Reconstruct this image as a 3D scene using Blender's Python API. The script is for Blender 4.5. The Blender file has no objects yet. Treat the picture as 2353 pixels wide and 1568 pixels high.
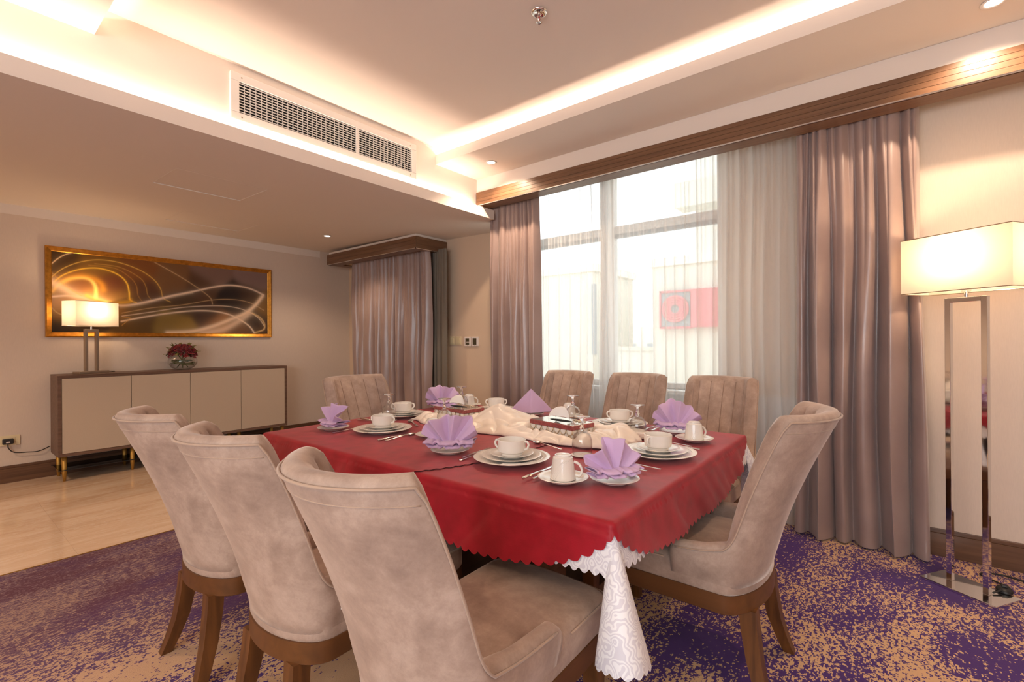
import bpy, bmesh, math, random
import numpy as np
from mathutils import Vector, Matrix, noise
random.seed(7)
S = bpy.context.scene
C = S.collection
PI = math.pi
def R(d): return math.radians(d)

# ------------------------------------------------------------------ camera
F_PX, CX, CY, CAM_H = 1090.6, 1176.5, 784.0, 1.2
YAW, PITCH, ROLL = R(38.674), R(0.0112), R(-0.375)
def _rot():
    c, s = math.cos(YAW), math.sin(YAW)
    R0 = np.array([[s, -c, 0], [0, 0, -1], [c, s, 0]])
    cp, sp = math.cos(PITCH), math.sin(PITCH)
    Rp = np.array([[1, 0, 0], [0, cp, -sp], [0, sp, cp]])
    cr, sr = math.cos(ROLL), math.sin(ROLL)
    Rr = np.array([[cr, -sr, 0], [sr, cr, 0], [0, 0, 1]])
    return Rr @ Rp @ R0
RC = _rot()
cam_d = bpy.data.cameras.new('camera')
cam = bpy.data.objects.new('camera', cam_d)
C.objects.link(cam)
cam_d.sensor_width = 36; cam_d.sensor_fit = 'HORIZONTAL'
cam_d.lens = 36 * F_PX / 2353
cam_d.clip_start = 0.02; cam_d.clip_end = 200
m = Matrix(((RC[0][0], -RC[1][0], -RC[2][0], 0), (RC[0][1], -RC[1][1], -RC[2][1], 0),
            (RC[0][2], -RC[1][2], -RC[2][2], CAM_H), (0, 0, 0, 1)))
cam.matrix_world = m
S.camera = cam
def at(px, py, z):
    """photo pixel -> point on the horizontal plane at height z (table top, floor...)"""
    d = RC.T @ np.array([(px - CX) / F_PX, (py - CY) / F_PX, 1])
    t = (z - CAM_H) / d[2]
    return Vector((t * d[0], t * d[1], z))

# ------------------------------------------------------------------ light, exposure
S.view_settings.view_transform = 'Standard'
S.view_settings.look = 'None'
S.view_settings.gamma = 1
S.view_settings.use_curve_mapping = False
S.view_settings.exposure = 1.08
W = bpy.data.worlds.new('world'); S.world = W
W.use_nodes = True
bg = W.node_tree.nodes['Background']
bg.inputs[0].default_value = (0.90, 0.96, 1.0, 1)
bg.inputs[1].default_value = 1.3
WARM = (1.0, 0.76, 0.59)
WARM2 = (1.0, 0.73, 0.51)
LED_POWER = 1.85        # W per metre of cove strip
SPOT_POWER = 28.0
LAMP_POWER = 5.0
REAR_FILL_POWER = 36.0

def area(name, loc, rot, sx, sy, power, col):
    l = bpy.data.lights.new(name, 'AREA'); l.shape = 'RECTANGLE'
    l.size = sx; l.size_y = sy; l.energy = power; l.color = col
    o = bpy.data.objects.new(name, l); C.objects.link(o)
    o.location = loc; o.rotation_euler = rot
    return o

# main dimensions (metres; X towards the window wall, Y towards the picture wall)
PW = 5.98            # picture wall
WW = 3.80            # window wall
PIER = 3.52          # wall pier right of the window
LW = -2.6            # wall left of the camera
BW = -2.6            # wall behind the camera
LIPY, FACEY = 2.915, 2.995
CEIL = 2.832
SOFZ = 2.692         # dropped border of the main ceiling
def sof(y): return 2.342 + (y - LIPY) * 0.0245   # lower ceiling of the back zone

# added daylight panel outside the unseen rear window, to light the chair backs
area('daylight_fill_rear', (LW - 0.10, -0.2, 1.55), (0, R(-90), 0), 1.7, 3.4, REAR_FILL_POWER, (0.93, 0.96, 1.0))

# cove strips (hidden behind the lips, as in the room)
def cove(name, loc, rot, length):
    return area(name, loc, rot, length, 0.012, LED_POWER * length, WARM)
cove('cove_light_grille', ((LW + 3.15) / 2, 2.966, 2.405), (PI, 0, 0), 3.15 - LW)
cove('cove_light_window', (2.822, (2.98 + BW) / 2, 2.742), (PI - R(14), 0, R(90)), 2.98 - BW)
cove('cove_light_left', (0.440, (2.98 + BW) / 2, 2.742), (PI + R(14), 0, R(90)), 2.98 - BW)

# ------------------------------------------------------------------ node helpers
def newmat(name):
    mt = bpy.data.materials.new(name); mt.use_nodes = True
    nt = mt.node_tree; b = nt.nodes['Principled BSDF']
    return mt, nt, b
def N(nt, t, **kw):
    n = nt.nodes.new(t)
    for k, v in kw.items():
        if k in n.inputs: n.inputs[k].default_value = v
        else: setattr(n, k, v)
    return n
def L(nt, a, b): nt.links.new(a, b)
def c4(c): return (c[0], c[1], c[2], 1)
def srgb(r, g, b):
    f = lambda v: (v / 255 / 12.92) if v / 255 <= 0.04045 else ((v / 255 + 0.055) / 1.055) ** 2.4
    return (f(r), f(g), f(b))
def coords(nt, scale=(1, 1, 1), rot=(0, 0, 0), kind='Object'):
    tc = N(nt, 'ShaderNodeTexCoord'); mp = N(nt, 'ShaderNodeMapping')
    mp.inputs['Scale'].default_value = scale; mp.inputs['Rotation'].default_value = rot
    L(nt, tc.outputs[kind], mp.inputs['Vector']); return mp.outputs['Vector']
def ramp(nt, fac, stops):
    r = N(nt, 'ShaderNodeValToRGB'); e = r.color_ramp.elements
    while len(e) < len(stops): e.new(0.5)
    for el, (p, c) in zip(e, stops): el.position = p; el.color = c4(c)
    L(nt, fac, r.inputs['Fac']); return r.outputs['Color']
def plain(name, col, rough=0.5, metal=0, spec=0.5, sheen=0, coat=0, bump=0, bscale=200, var=0.0, vscale=8):
    mt, nt, b = newmat(name)
    b.inputs['Base Color'].default_value = c4(col); b.inputs['Roughness'].default_value = rough
    b.inputs['Metallic'].default_value = metal; b.inputs['Specular IOR Level'].default_value = spec
    b.inputs['Sheen Weight'].default_value = sheen; b.inputs['Coat Weight'].default_value = coat
    if bump or var:
        v = coords(nt)
    if var:
        n = N(nt, 'ShaderNodeTexNoise', Scale=vscale, Detail=4.0); L(nt, v, n.inputs['Vector'])
        L(nt, ramp(nt, n.outputs['Fac'], [(0.3, tuple(x * (1 - var) for x in col)), (0.7, tuple(min(1, x * (1 + var)) for x in col))]), b.inputs['Base Color'])
    if bump:
        n = N(nt, 'ShaderNodeTexNoise', Scale=bscale, Detail=2.0); L(nt, v, n.inputs['Vector'])
        bp = N(nt, 'ShaderNodeBump', Strength=bump, Distance=0.002); L(nt, n.outputs['Fac'], bp.inputs['Height'])
        L(nt, bp.outputs['Normal'], b.inputs['Normal'])
    return mt
def wood(name, c1, c2, axis=0, rough=0.42, scale=1.0):
    mt, nt, b = newmat(name)
    sc = [38 * scale] * 3; sc[axis] = 1.6 * scale
    v = coords(nt, tuple(sc))
    n = N(nt, 'ShaderNodeTexNoise', Scale=1.0, Detail=5.0, Distortion=0.6); L(nt, v, n.inputs['Vector'])
    L(nt, ramp(nt, n.outputs['Fac'], [(0.25, c1), (0.75, c2)]), b.inputs['Base Color'])
    b.inputs['Roughness'].default_value = rough
    bp = N(nt, 'ShaderNodeBump', Strength=0.12, Distance=0.001); L(nt, n.outputs['Fac'], bp.inputs['Height'])
    L(nt, bp.outputs['Normal'], b.inputs['Normal'])
    return mt
def emis(name, col, st):
    mt, nt, b = newmat(name)
    b.inputs['Base Color'].default_value = c4(col)
    b.inputs['Emission Color'].default_value = c4(col); b.inputs['Emission Strength'].default_value = st
    return mt

M = {}
M['plaster'] = plain('ceiling_plaster', srgb(232, 222, 212), 0.9, spec=0.1, bump=0.04, bscale=60)
def wallpaper(name, col):
    mt, nt, b = newmat(name)
    v = coords(nt, (260, 260, 26))
    n = N(nt, 'ShaderNodeTexNoise', Scale=1.0, Detail=2.0); L(nt, v, n.inputs['Vector'])
    L(nt, ramp(nt, n.outputs['Fac'], [(0.3, tuple(x * 0.975 for x in col)), (0.7, tuple(min(1, x * 1.02) for x in col))]), b.inputs['Base Color'])
    b.inputs['Roughness'].default_value = 0.62; b.inputs['Specular IOR Level'].default_value = 0.25
    bp = N(nt, 'ShaderNodeBump', Strength=0.12, Distance=0.001); L(nt, n.outputs['Fac'], bp.inputs['Height'])
    L(nt, bp.outputs['Normal'], b.inputs['Normal'])
    return mt
M['wall'] = wallpaper('wallpaper_cream', srgb(217, 201, 186))
M['wall_plain'] = plain('wall_paint_beige', srgb(222, 199, 174), 0.7, spec=0.2, bump=0.05, bscale=120)
M['white'] = plain('white_paint', srgb(236, 232, 226), 0.5)
M['walnut_y'] = wood('walnut_veneer', srgb(98, 68, 47), srgb(128, 93, 66), 1, 0.34)
M['walnut_x'] = wood('walnut_veneer_x', srgb(98, 68, 47), srgb(128, 93, 66), 0, 0.34)
M['baseboard_x'] = wood('baseboard_walnut_x', srgb(82, 56, 40), srgb(118, 84, 60), 0, 0.4)
M['baseboard_y'] = wood('baseboard_walnut_y', srgb(82, 56, 40), srgb(118, 84, 60), 1, 0.4)
M['sidewood'] = wood('sideboard_walnut', srgb(86, 62, 48), srgb(122, 92, 74), 0, 0.45)
M['legwood'] = wood('chair_leg_wood', srgb(74, 44, 20), srgb(118, 74, 36), 2, 0.38)
M['apronwood'] = wood('chair_apron_wood', srgb(88, 54, 26), srgb(110, 69, 35), 0, 0.38, 0.6)
M['groove'] = plain('dark_groove', (0.02, 0.012, 0.008), 0.8)
M['chrome'] = plain('chrome', (0.82, 0.81, 0.79), 0.05, 1.0)
M['steel'] = plain('cutlery_steel', (0.74, 0.72, 0.70), 0.16, 1.0)
M['brass'] = plain('brushed_brass', srgb(190, 146, 70), 0.45, 0.7)
M['nickel'] = plain('brushed_nickel', srgb(182, 168, 150), 0.28, 1.0)
M['gold'] = plain('gold_leaf_frame', srgb(190, 132, 52), 0.33, 0.85, var=0.25, vscale=30)
M['black'] = plain('black_plastic', (0.015, 0.015, 0.016), 0.4)
M['dark'] = plain('dark_void', (0.012, 0.011, 0.010), 0.9)
M['porcelain'] = plain('white_porcelain', srgb(238, 233, 225), 0.16, coat=0.3)
M['ivory'] = plain('ivory_plastic', srgb(226, 210, 172), 0.35)
M['wplastic'] = plain('white_plastic', srgb(235, 226, 220), 0.35)
M['lcd'] = plain('grey_display', srgb(76, 70, 52), 0.2)
M['linen'] = plain('sideboard_fabric_panel', srgb(196, 178, 156), 0.75, bump=0.3, bscale=900, var=0.04, vscale=400)
M['redplastic'] = plain('red_paint', srgb(196, 30, 40), 0.5)
M['green'] = plain('stem_green', srgb(74, 92, 44), 0.5)
M['leaf'] = plain('leaf_olive', srgb(132, 126, 70), 0.5, var=0.3, vscale=20)
M['petal'] = plain('rose_petal_red', srgb(132, 12, 22), 0.6, sheen=0.3, var=0.3, vscale=60)
M['tissue'] = plain('tissue_paper', srgb(242, 240, 236), 0.9)
M['facade'] = plain('outside_render', srgb(226, 220, 206), 0.9, var=0.03, vscale=2)
M['facade2'] = plain('outside_render_pale', srgb(236, 232, 222), 0.9)
M['pink'] = plain('red_cabinet_hazed', srgb(218, 116, 120), 0.6)  # red paled to pink; the voile's haze is put into the colour
M['greypaint'] = plain('grey_paint', srgb(158, 162, 165), 0.6)
M['bulb'] = emis('lamp_bulb', (1.0, 0.80, 0.56), 6)
M['spotglow'] = emis('downlight_lens', (1.0, 0.90, 0.78), 12)
M['ledstrip'] = emis('led_strip', (1.0, 0.82, 0.6), 3)
M['greyfab'] = plain('grey_lining', srgb(120, 112, 100), 0.8)

# velvet
def velvet():
    mt, nt, b = newmat('taupe_velvet')
    v = coords(nt)
    n1 = N(nt, 'ShaderNodeTexNoise', Scale=20.0, Detail=8.0, Roughness=0.8, Distortion=0.1); L(nt, v, n1.inputs['Vector'])
    n3 = N(nt, 'ShaderNodeTexNoise', Scale=5.5, Detail=5.0, Roughness=0.6, Distortion=0.5); L(nt, v, n3.inputs['Vector'])
    mxn = N(nt, 'ShaderNodeMath', operation='MULTIPLY_ADD'); mxn.inputs[1].default_value = 0.55; L(nt, n3.outputs['Fac'], mxn.inputs[0])
    hf = N(nt, 'ShaderNodeMath', operation='MULTIPLY'); hf.inputs[1].default_value = 0.45; L(nt, n1.outputs['Fac'], hf.inputs[0]); L(nt, hf.outputs[0], mxn.inputs[2])
    col = ramp(nt, mxn.outputs[0], [(0.36, srgb(150, 128, 115)), (0.5, srgb(172, 149, 134)), (0.64, srgb(194, 172, 157))])
    L(nt, col, b.inputs['Base Color'])
    b.inputs['Roughness'].default_value = 0.62
    b.inputs['Specular IOR Level'].default_value = 0.3
    b.inputs['Sheen Weight'].default_value = 0.55
    b.inputs['Sheen Roughness'].default_value = 0.35
    b.inputs['Sheen Tint'].default_value = (1.0, 0.90, 0.83, 1)
    n2 = N(nt, 'ShaderNodeTexNoise', Scale=420.0, Detail=2.0); L(nt, v, n2.inputs['Vector'])
    bp = N(nt, 'ShaderNodeBump', Strength=0.10, Distance=0.001); L(nt, n2.outputs['Fac'], bp.inputs['Height'])
    L(nt, bp.outputs['Normal'], b.inputs['Normal'])
    return mt
M['velvet'] = velvet()
M['seam'] = plain('velvet_seam', srgb(134, 106, 89), 0.8)
M['piping'] = plain('velvet_piping', srgb(172, 146, 126), 0.6, sheen=0.4)

# carpet
def carpet():
    mt, nt, b = newmat('purple_tan_carpet')
    tc = N(nt, 'ShaderNodeTexCoord')
    sep = N(nt, 'ShaderNodeSeparateXYZ'); L(nt, tc.outputs['Object'], sep.inputs[0])
    # snap to tuft size so that the pattern breaks up like pile
    snap = N(nt, 'ShaderNodeVectorMath', operation='SNAP'); snap.inputs[1].default_value = (0.006, 0.0045, 1)
    L(nt, tc.outputs['Object'], snap.inputs[0])
    def noise_at(scale, sc, detail, rough=0.6, dist=0.0, src=snap.outputs[0]):
        mp = N(nt, 'ShaderNodeMapping'); mp.inputs['Scale'].default_value = sc; L(nt, src, mp.inputs['Vector'])
        n = N(nt, 'ShaderNodeTexNoise', Scale=scale, Detail=detail, Roughness=rough, Distortion=dist)
        L(nt, mp.outputs['Vector'], n.inputs['Vector']); return n.outputs['Fac']
    big = noise_at(1.9, (0.8, 1.4, 1), 3.0, 0.55, 0.4)
    fine = noise_at(46.0, (0.75, 1.35, 1), 7.0, 0.85)
    # direction Y shifts from tan+purple (by the lamp) to dark plum (by the marble)
    yr = N(nt, 'ShaderNodeMapRange'); yr.inputs['From Min'].default_value = 1.35; yr.inputs['From Max'].default_value = 3.0
    yr.inputs['To Min'].default_value = 0.0; yr.inputs['To Max'].default_value = 0.17; L(nt, sep.outputs['Y'], yr.inputs['Value'])
    yb = N(nt, 'ShaderNodeMapRange'); yb.inputs['From Min'].default_value = 0.0; yb.inputs['From Max'].default_value = 1.5
    yb.inputs['To Min'].default_value = -0.02; yb.inputs['To Max'].default_value = 0.12; L(nt, sep.outputs['Y'], yb.inputs['Value'])
    xb = N(nt, 'ShaderNodeMapRange'); xb.inputs['From Min'].default_value = 1.0; xb.inputs['From Max'].default_value = 2.0
    xb.inputs['To Min'].default_value = 1.0; xb.inputs['To Max'].default_value = 0.0; L(nt, sep.outputs['X'], xb.inputs['Value'])
    yx = N(nt, 'ShaderNodeMath', operation='MULTIPLY'); L(nt, yb.outputs[0], yx.inputs[0]); L(nt, xb.outputs[0], yx.inputs[1])
    a1 = N(nt, 'ShaderNodeMath', operation='MULTIPLY_ADD'); a1.inputs[1].default_value = 0.5; L(nt, big, a1.inputs[0]); L(nt, fine, a1.inputs[2])
    a2 = N(nt, 'ShaderNodeMath', operation='SUBTRACT'); L(nt, a1.outputs[0], a2.inputs[0]); L(nt, yr.outputs[0], a2.inputs[1])
    a3 = N(nt, 'ShaderNodeMath', operation='ADD'); L(nt, a2.outputs[0], a3.inputs[0]); L(nt, yx.outputs[0], a3.inputs[1])
    sc = N(nt, 'ShaderNodeMath', operation='MULTIPLY'); sc.inputs[1].default_value = 0.5; L(nt, a3.outputs[0], sc.inputs[0])
    dark = ramp(nt, noise_at(2.6, (0.5, 1.8, 1), 4.0), [(0.40, srgb(76, 34, 80)), (0.56, srgb(92, 38, 46))])
    dk2 = ramp(nt, yr.outputs[0], [(0.06, (0, 0, 0)), (0.18, (1, 1, 1))])
    mx0 = N(nt, 'ShaderNodeMix', data_type='RGBA'); mx0.inputs[6].default_value = c4(srgb(74, 40, 112))
    L(nt, dk2, mx0.inputs[0]); L(nt, dark, mx0.inputs[7])
    f1 = ramp(nt, sc.outputs[0], [(0.384, (0, 0, 0)), (0.392, (1, 1, 1))])
    f2 = ramp(nt, sc.outputs[0], [(0.335, (0, 0, 0)), (0.365, (1, 1, 1))])
    mx1 = N(nt, 'ShaderNodeMix', data_type='RGBA'); fm = N(nt, 'ShaderNodeMath', operation='MULTIPLY'); L(nt, f2, fm.inputs[0]); L(nt, dk2, fm.inputs[1]); L(nt, fm.outputs[0], mx1.inputs[0]); L(nt, mx0.outputs[2], mx1.inputs[6]); mx1.inputs[7].default_value = c4(srgb(122, 92, 100))
    mx2 = N(nt, 'ShaderNodeMix', data_type='RGBA'); fn1 = N(nt, 'ShaderNodeMath', operation='MULTIPLY_ADD'); fn1.inputs[1].default_value = -0.72; fn1.inputs[2].default_value = 1.0; L(nt, dk2, fn1.inputs[0]); ft1 = N(nt, 'ShaderNodeMath', operation='MULTIPLY'); L(nt, f1, ft1.inputs[0]); L(nt, fn1.outputs[0], ft1.inputs[1]); L(nt, ft1.outputs[0], mx2.inputs[0]); L(nt, mx1.outputs[2], mx2.inputs[6]); mx2.inputs[7].default_value = c4(srgb(214, 174, 134))
    L(nt, mx2.outputs[2], b.inputs['Base Color'])
    b.inputs['Roughness'].default_value = 0.95; b.inputs['Specular IOR Level'].default_value = 0.05
    b.inputs['Sheen Weight'].default_value = 0.15
    n = noise_at(420, (1, 1, 1), 2.0, 0.6, 0.0, tc.outputs['Object'])
    bp = N(nt, 'ShaderNodeBump', Strength=0.5, Distance=0.004); L(nt, n, bp.inputs['Height']); L(nt, bp.outputs['Normal'], b.inputs['Normal'])
    return mt
M['carpet'] = carpet()
def marble():
    mt, nt, b = newmat('cream_marble')
    v = coords(nt, (0.55, 2.6, 1), (0, 0, R(-9)))
    n = N(nt, 'ShaderNodeTexNoise', Scale=2.4, Detail=8.0, Roughness=0.6, Distortion=1.2); L(nt, v, n.inputs['Vector'])
    col = ramp(nt, n.outputs['Fac'], [(0.3, srgb(206, 172, 140)), (0.5, srgb(222, 192, 162)), (0.72, srgb(232, 208, 182))])
    w = N(nt, 'ShaderNodeTexNoise', Scale=3.2, Detail=10.0, Roughness=0.7, Distortion=2.0); L(nt, v, w.inputs['Vector'])
    vein = ramp(nt, w.outputs['Fac'], [(0.485, (0, 0, 0)), (0.5, (0.55, 0.55, 0.55)), (0.515, (0, 0, 0))])
    mx = N(nt, 'ShaderNodeMix', data_type='RGBA'); L(nt, vein, mx.inputs[0]); L(nt, col, mx.inputs[6]); mx.inputs[7].default_value = c4(srgb(238, 226, 208))
    L(nt, mx.outputs[2], b.inputs['Base Color']); b.inputs['Roughness'].default_value = 0.09
    return mt
M['marble'] = marble()
M['grout'] = plain('marble_joint', srgb(204, 176, 146), 0.5)

def satin(name, c1, c2, rough=0.36, scale=3.0, spec=0.6, sheen=0.2, weave=(700, 700, 40), bumps=0.12):
    mt, nt, b = newmat(name)
    v = coords(nt)
    n = N(nt, 'ShaderNodeTexNoise', Scale=scale, Detail=4.0); L(nt, v, n.inputs['Vector'])
    L(nt, ramp(nt, n.outputs['Fac'], [(0.3, c1), (0.7, c2)]), b.inputs['Base Color'])
    b.inputs['Roughness'].default_value = rough; b.inputs['Specular IOR Level'].default_value = spec
    b.inputs['Sheen Weight'].default_value = sheen
    v2 = coords(nt, weave)
    n2 = N(nt, 'ShaderNodeTexNoise', Scale=1.0, Detail=2.0); L(nt, v2, n2.inputs['Vector'])
    bp = N(nt, 'ShaderNodeBump', Strength=bumps, Distance=0.001); L(nt, n2.outputs['Fac'], bp.inputs['Height'])
    L(nt, bp.outputs['Normal'], b.inputs['Normal'])
    return mt
M['curtain'] = satin('mauve_satin_curtain', srgb(148, 126, 120), srgb(164, 142, 135), 0.30, 3.0, 0.75, 0.2)
M['redcloth'] = satin('crimson_velvet_cloth', srgb(146, 10, 28), srgb(172, 18, 40), 0.5, 14.0, 0.32, 0.15, (500, 60, 500), 0.2)
M['cream_satin'] = satin('cream_satin', srgb(240, 226, 210), srgb(248, 238, 226), 0.34, 4.0, 0.5, 0.1)
M['lilac'] = satin('lilac_cotton', srgb(204, 174, 212), srgb(214, 186, 220), 0.8, 6.0, 0.2, 0.3, (900, 900, 900), 0.25)
def damask():
    mt, nt, b = newmat('white_damask')
    v = coords(nt)
    w = N(nt, 'ShaderNodeTexWave', Scale=24.0, Distortion=26.0, Detail=1.0); w.inputs['Detail Scale'].default_value = 1.1
    L(nt, v, w.inputs['Vector'])
    f = ramp(nt, w.outputs['Fac'], [(0.46, srgb(216, 214, 222)), (0.54, srgb(238, 238, 241))])
    L(nt, f, b.inputs['Base Color']); b.inputs['Roughness'].default_value = 0.6
    return mt
M['damask'] = damask()
def sheer():
    mt, nt, b = newmat('white_voile')
    out = nt.nodes['Material Output']
    tr = N(nt, 'ShaderNodeBsdfTransparent'); tl = N(nt, 'ShaderNodeBsdfTranslucent'); df = N(nt, 'ShaderNodeBsdfDiffuse')
    tr.inputs[0].default_value = (1, 1, 1, 1); tl.inputs[0].default_value = (0.93, 0.93, 0.92, 1); df.inputs[0].default_value = (0.9, 0.89, 0.87, 1)
    m1 = N(nt, 'ShaderNodeMixShader'); m1.inputs[0].default_value = 0.5; L(nt, tl.outputs[0], m1.inputs[1]); L(nt, df.outputs[0], m1.inputs[2])
    m2 = N(nt, 'ShaderNodeMixShader')
    lw = N(nt, 'ShaderNodeLayerWeight'); lw.inputs[0].default_value = 0.5
    mr = N(nt, 'ShaderNodeMapRange'); mr.inputs['To Min'].default_value = 0.47; mr.inputs['To Max'].default_value = 0.92
    L(nt, lw.outputs['Facing'], mr.inputs['Value']); L(nt, mr.outputs[0], m2.inputs[0])
    L(nt, tr.outputs[0], m2.inputs[1]); L(nt, m1.outputs[0], m2.inputs[2]); L(nt, m2.outputs[0], out.inputs['Surface'])
    return mt
M['sheer'] = sheer()
def thin_glass(name, tint=(0.97, 0.98, 0.98), blend=0.25, rough=0.0, lo=0.05, hi=0.9):
    mt, nt, b = newmat(name)
    out = nt.nodes['Material Output']
    tr = N(nt, 'ShaderNodeBsdfTransparent'); gl = N(nt, 'ShaderNodeBsdfGlossy'); gl.inputs['Roughness'].default_value = rough
    tr.inputs[0].default_value = c4(tint)
    lw = N(nt, 'ShaderNodeLayerWeight'); lw.inputs[0].default_value = 0.5
    mr = N(nt, 'ShaderNodeMapRange'); mr.inputs['To Min'].default_value = lo; mr.inputs['To Max'].default_value = hi
    pw = N(nt, 'ShaderNodeMath', operation='POWER'); pw.inputs[1].default_value = 3.0; L(nt, lw.outputs['Facing'], pw.inputs[0]); L(nt, pw.outputs[0], mr.inputs['Value'])
    mx = N(nt, 'ShaderNodeMixShader'); L(nt, mr.outputs[0], mx.inputs[0]); L(nt, tr.outputs[0], mx.inputs[1]); L(nt, gl.outputs[0], mx.inputs[2])
    L(nt, mx.outputs[0], out.inputs['Surface'])
    return mt
M['pane'] = thin_glass('window_glass', (0.96, 0.98, 0.98), 0.1, lo=0.03, hi=0.4)
M['goblet'] = thin_glass('goblet_glass', (0.96, 0.965, 0.965), 0.35, 0.0, 0.05, 0.85)
def solid_glass():
    mt, nt, b = newmat('stem_glass')
    b.inputs['Transmission Weight'].default_value = 1.0; b.inputs['Roughness'].default_value = 0.0; b.inputs['IOR'].default_value = 1.5
    b.inputs['Base Color'].default_value = (1, 1, 1, 1)
    return mt
M['stemglass'] = solid_glass()
def shade_mat():
    mt, nt, b = newmat('lamp_shade_fabric')
    out = nt.nodes['Material Output']
    tl = N(nt, 'ShaderNodeBsdfTranslucent'); df = N(nt, 'ShaderNodeBsdfDiffuse')
    tl.inputs[0].default_value = (0.60, 0.53, 0.45, 1); df.inputs[0].default_value = (0.80, 0.74, 0.67, 1)
    m1 = N(nt, 'ShaderNodeMixShader'); m1.inputs[0].default_value = 0.5
    L(nt, tl.outputs[0], m1.inputs[1]); L(nt, df.outputs[0], m1.inputs[2]); L(nt, m1.outputs[0], out.inputs['Surface'])
    return mt
M['shade'] = shade_mat()

# ------------------------------------------------------------------ mesh helpers
def mk(name, verts, faces, mat, parent=None, smooth=False, loc=None):
    me = bpy.data.meshes.new(name); me.from_pydata([tuple(v) for v in verts], [], faces); me.update()
    if mat is not None: me.materials.append(M[mat] if isinstance(mat, str) else mat)
    if smooth: me.polygons.foreach_set('use_smooth', [True] * len(me.polygons))
    o = bpy.data.objects.new(name, me); C.objects.link(o)
    if parent: o.parent = parent
    if loc: o.location = loc
    return o
class MB:
    def __init__(s): s.v = []; s.f = []
    def add(s, v, f):
        n = len(s.v); s.v += [tuple(x) for x in v]; s.f += [tuple(i + n for i in q) for q in f]; return s
    def box(s, x0, y0, z0, x1, y1, z1):
        v = [(x0, y0, z0), (x1, y0, z0), (x1, y1, z0), (x0, y1, z0), (x0, y0, z1), (x1, y0, z1), (x1, y1, z1), (x0, y1, z1)]
        return s.add(v, [(0, 3, 2, 1), (4, 5, 6, 7), (0, 1, 5, 4), (1, 2, 6, 5), (2, 3, 7, 6), (3, 0, 4, 7)])
    def cyl(s, c, r0, r1, z0, z1, n=16):
        v = []; f = []
        for i in range(n):
            a = 2 * PI * i / n; v.append((c[0] + r0 * math.cos(a), c[1] + r0 * math.sin(a), z0))
        for i in range(n):
            a = 2 * PI * i / n; v.append((c[0] + r1 * math.cos(a), c[1] + r1 * math.sin(a), z1))
        for i in range(n): f.append((i, (i + 1) % n, n + (i + 1) % n, n + i))
        f += [tuple(range(n - 1, -1, -1)), tuple(range(n, 2 * n))]
        return s.add(v, f)
    def lathe(s, prof, n=32, c=(0, 0, 0)):
        v = []; f = []; k = len(prof)
        for i in range(n):
            a = 2 * PI * i / n
            for r, z in prof: v.append((c[0] + r * math.cos(a), c[1] + r * math.sin(a), c[2] + z))
        for i in range(n):
            j = (i + 1) % n
            for q in range(k - 1):
                f.append((i * k + q, j * k + q, j * k + q + 1, i * k + q + 1))
        return s.add(v, f)
    def tube(s, pts, r, n=8, closed=False, cap=True):
        pts = [Vector(p) for p in pts]; m_ = len(pts); v = []; f = []
        rr = r if isinstance(r, (list, tuple)) else [r] * m_
        up = Vector((0, 0, 1)); prev = None
        for i, p in enumerate(pts):
            if closed: t = pts[(i + 1) % m_] - pts[i - 1]
            else: t = pts[min(i + 1, m_ - 1)] - pts[max(i - 1, 0)]
            t.normalize()
            if prev is None:
                a = up.cross(t)
                if a.length < 1e-3: a = Vector((1, 0, 0)).cross(t)
            else: a = prev - t * prev.dot(t)
            a.normalize(); prev = a; b = t.cross(a)
            for k in range(n):
                q = 2 * PI * k / n; v.append(p + a * (rr[i] * math.cos(q)) + b * (rr[i] * math.sin(q)))
        for i in range(m_ if closed else m_ - 1):
            j = (i + 1) % m_
            for k in range(n): f.append((i * n + k, i * n + (k + 1) % n, j * n + (k + 1) % n, j * n + k))
        if cap and not closed: f += [tuple(range(n - 1, -1, -1)), tuple((m_ - 1) * n + k for k in range(n))]
        return s.add(v, f)
    def grid(s, nu, nv, fn, wrap=False):
        v = [fn(i / (nu - 1) if not wrap else i / nu, j / (nv - 1)) for i in range(nu) for j in range(nv)]
        f = []
        for i in range(nu if wrap else nu - 1):
            k = (i + 1) % nu
            for j in range(nv - 1): f.append((i * nv + j, k * nv + j, k * nv + j + 1, i * nv + j + 1))
        return s.add(v, f)
    def rings(s, rings, cap0=True, cap1=True):
        n = len(rings[0]); v = [p for r in rings for p in r]; f = []
        for i in range(len(rings) - 1):
            for k in range(n): f.append((i * n + k, i * n + (k + 1) % n, (i + 1) * n + (k + 1) % n, (i + 1) * n + k))
        if cap0: f.append(tuple(range(n - 1, -1, -1)))
        if cap1: f.append(tuple((len(rings) - 1) * n + k for k in range(n)))
        return s.add(v, f)
    def out(s, name, mat, parent=None, smooth=False, bevel=0, segs=2, solid=0, autos=False):
        o = mk(name, s.v, s.f, mat, parent, smooth)
        if bevel:
            bm = bmesh.new(); bm.from_mesh(o.data)
            bmesh.ops.recalc_face_normals(bm, faces=bm.faces)
            bmesh.ops.bevel(bm, geom=[e for e in bm.edges if e.calc_face_angle(0) > 0.5], offset=bevel, segments=segs, affect='EDGES', profile=0.6)
            bm.to_mesh(o.data); bm.free()
        else:
            bm = bmesh.new(); bm.from_mesh(o.data); bmesh.ops.recalc_face_normals(bm, faces=bm.faces); bm.to_mesh(o.data); bm.free()
        if autos:
            o.data.polygons.foreach_set('use_smooth', [True] * len(o.data.polygons))
            bm = bmesh.new(); bm.from_mesh(o.data)
            for e in bm.edges: e.smooth = e.calc_face_angle(0) < R(38)
            bm.to_mesh(o.data); bm.free()
        if solid:
            md = o.modifiers.new('thickness', 'SOLIDIFY'); md.thickness = solid; md.offset = 0
        return o
def tag(o, label, cat, group=None):
    o['label'] = label; o['category'] = cat
    if group: o['group'] = group
    return o
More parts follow.
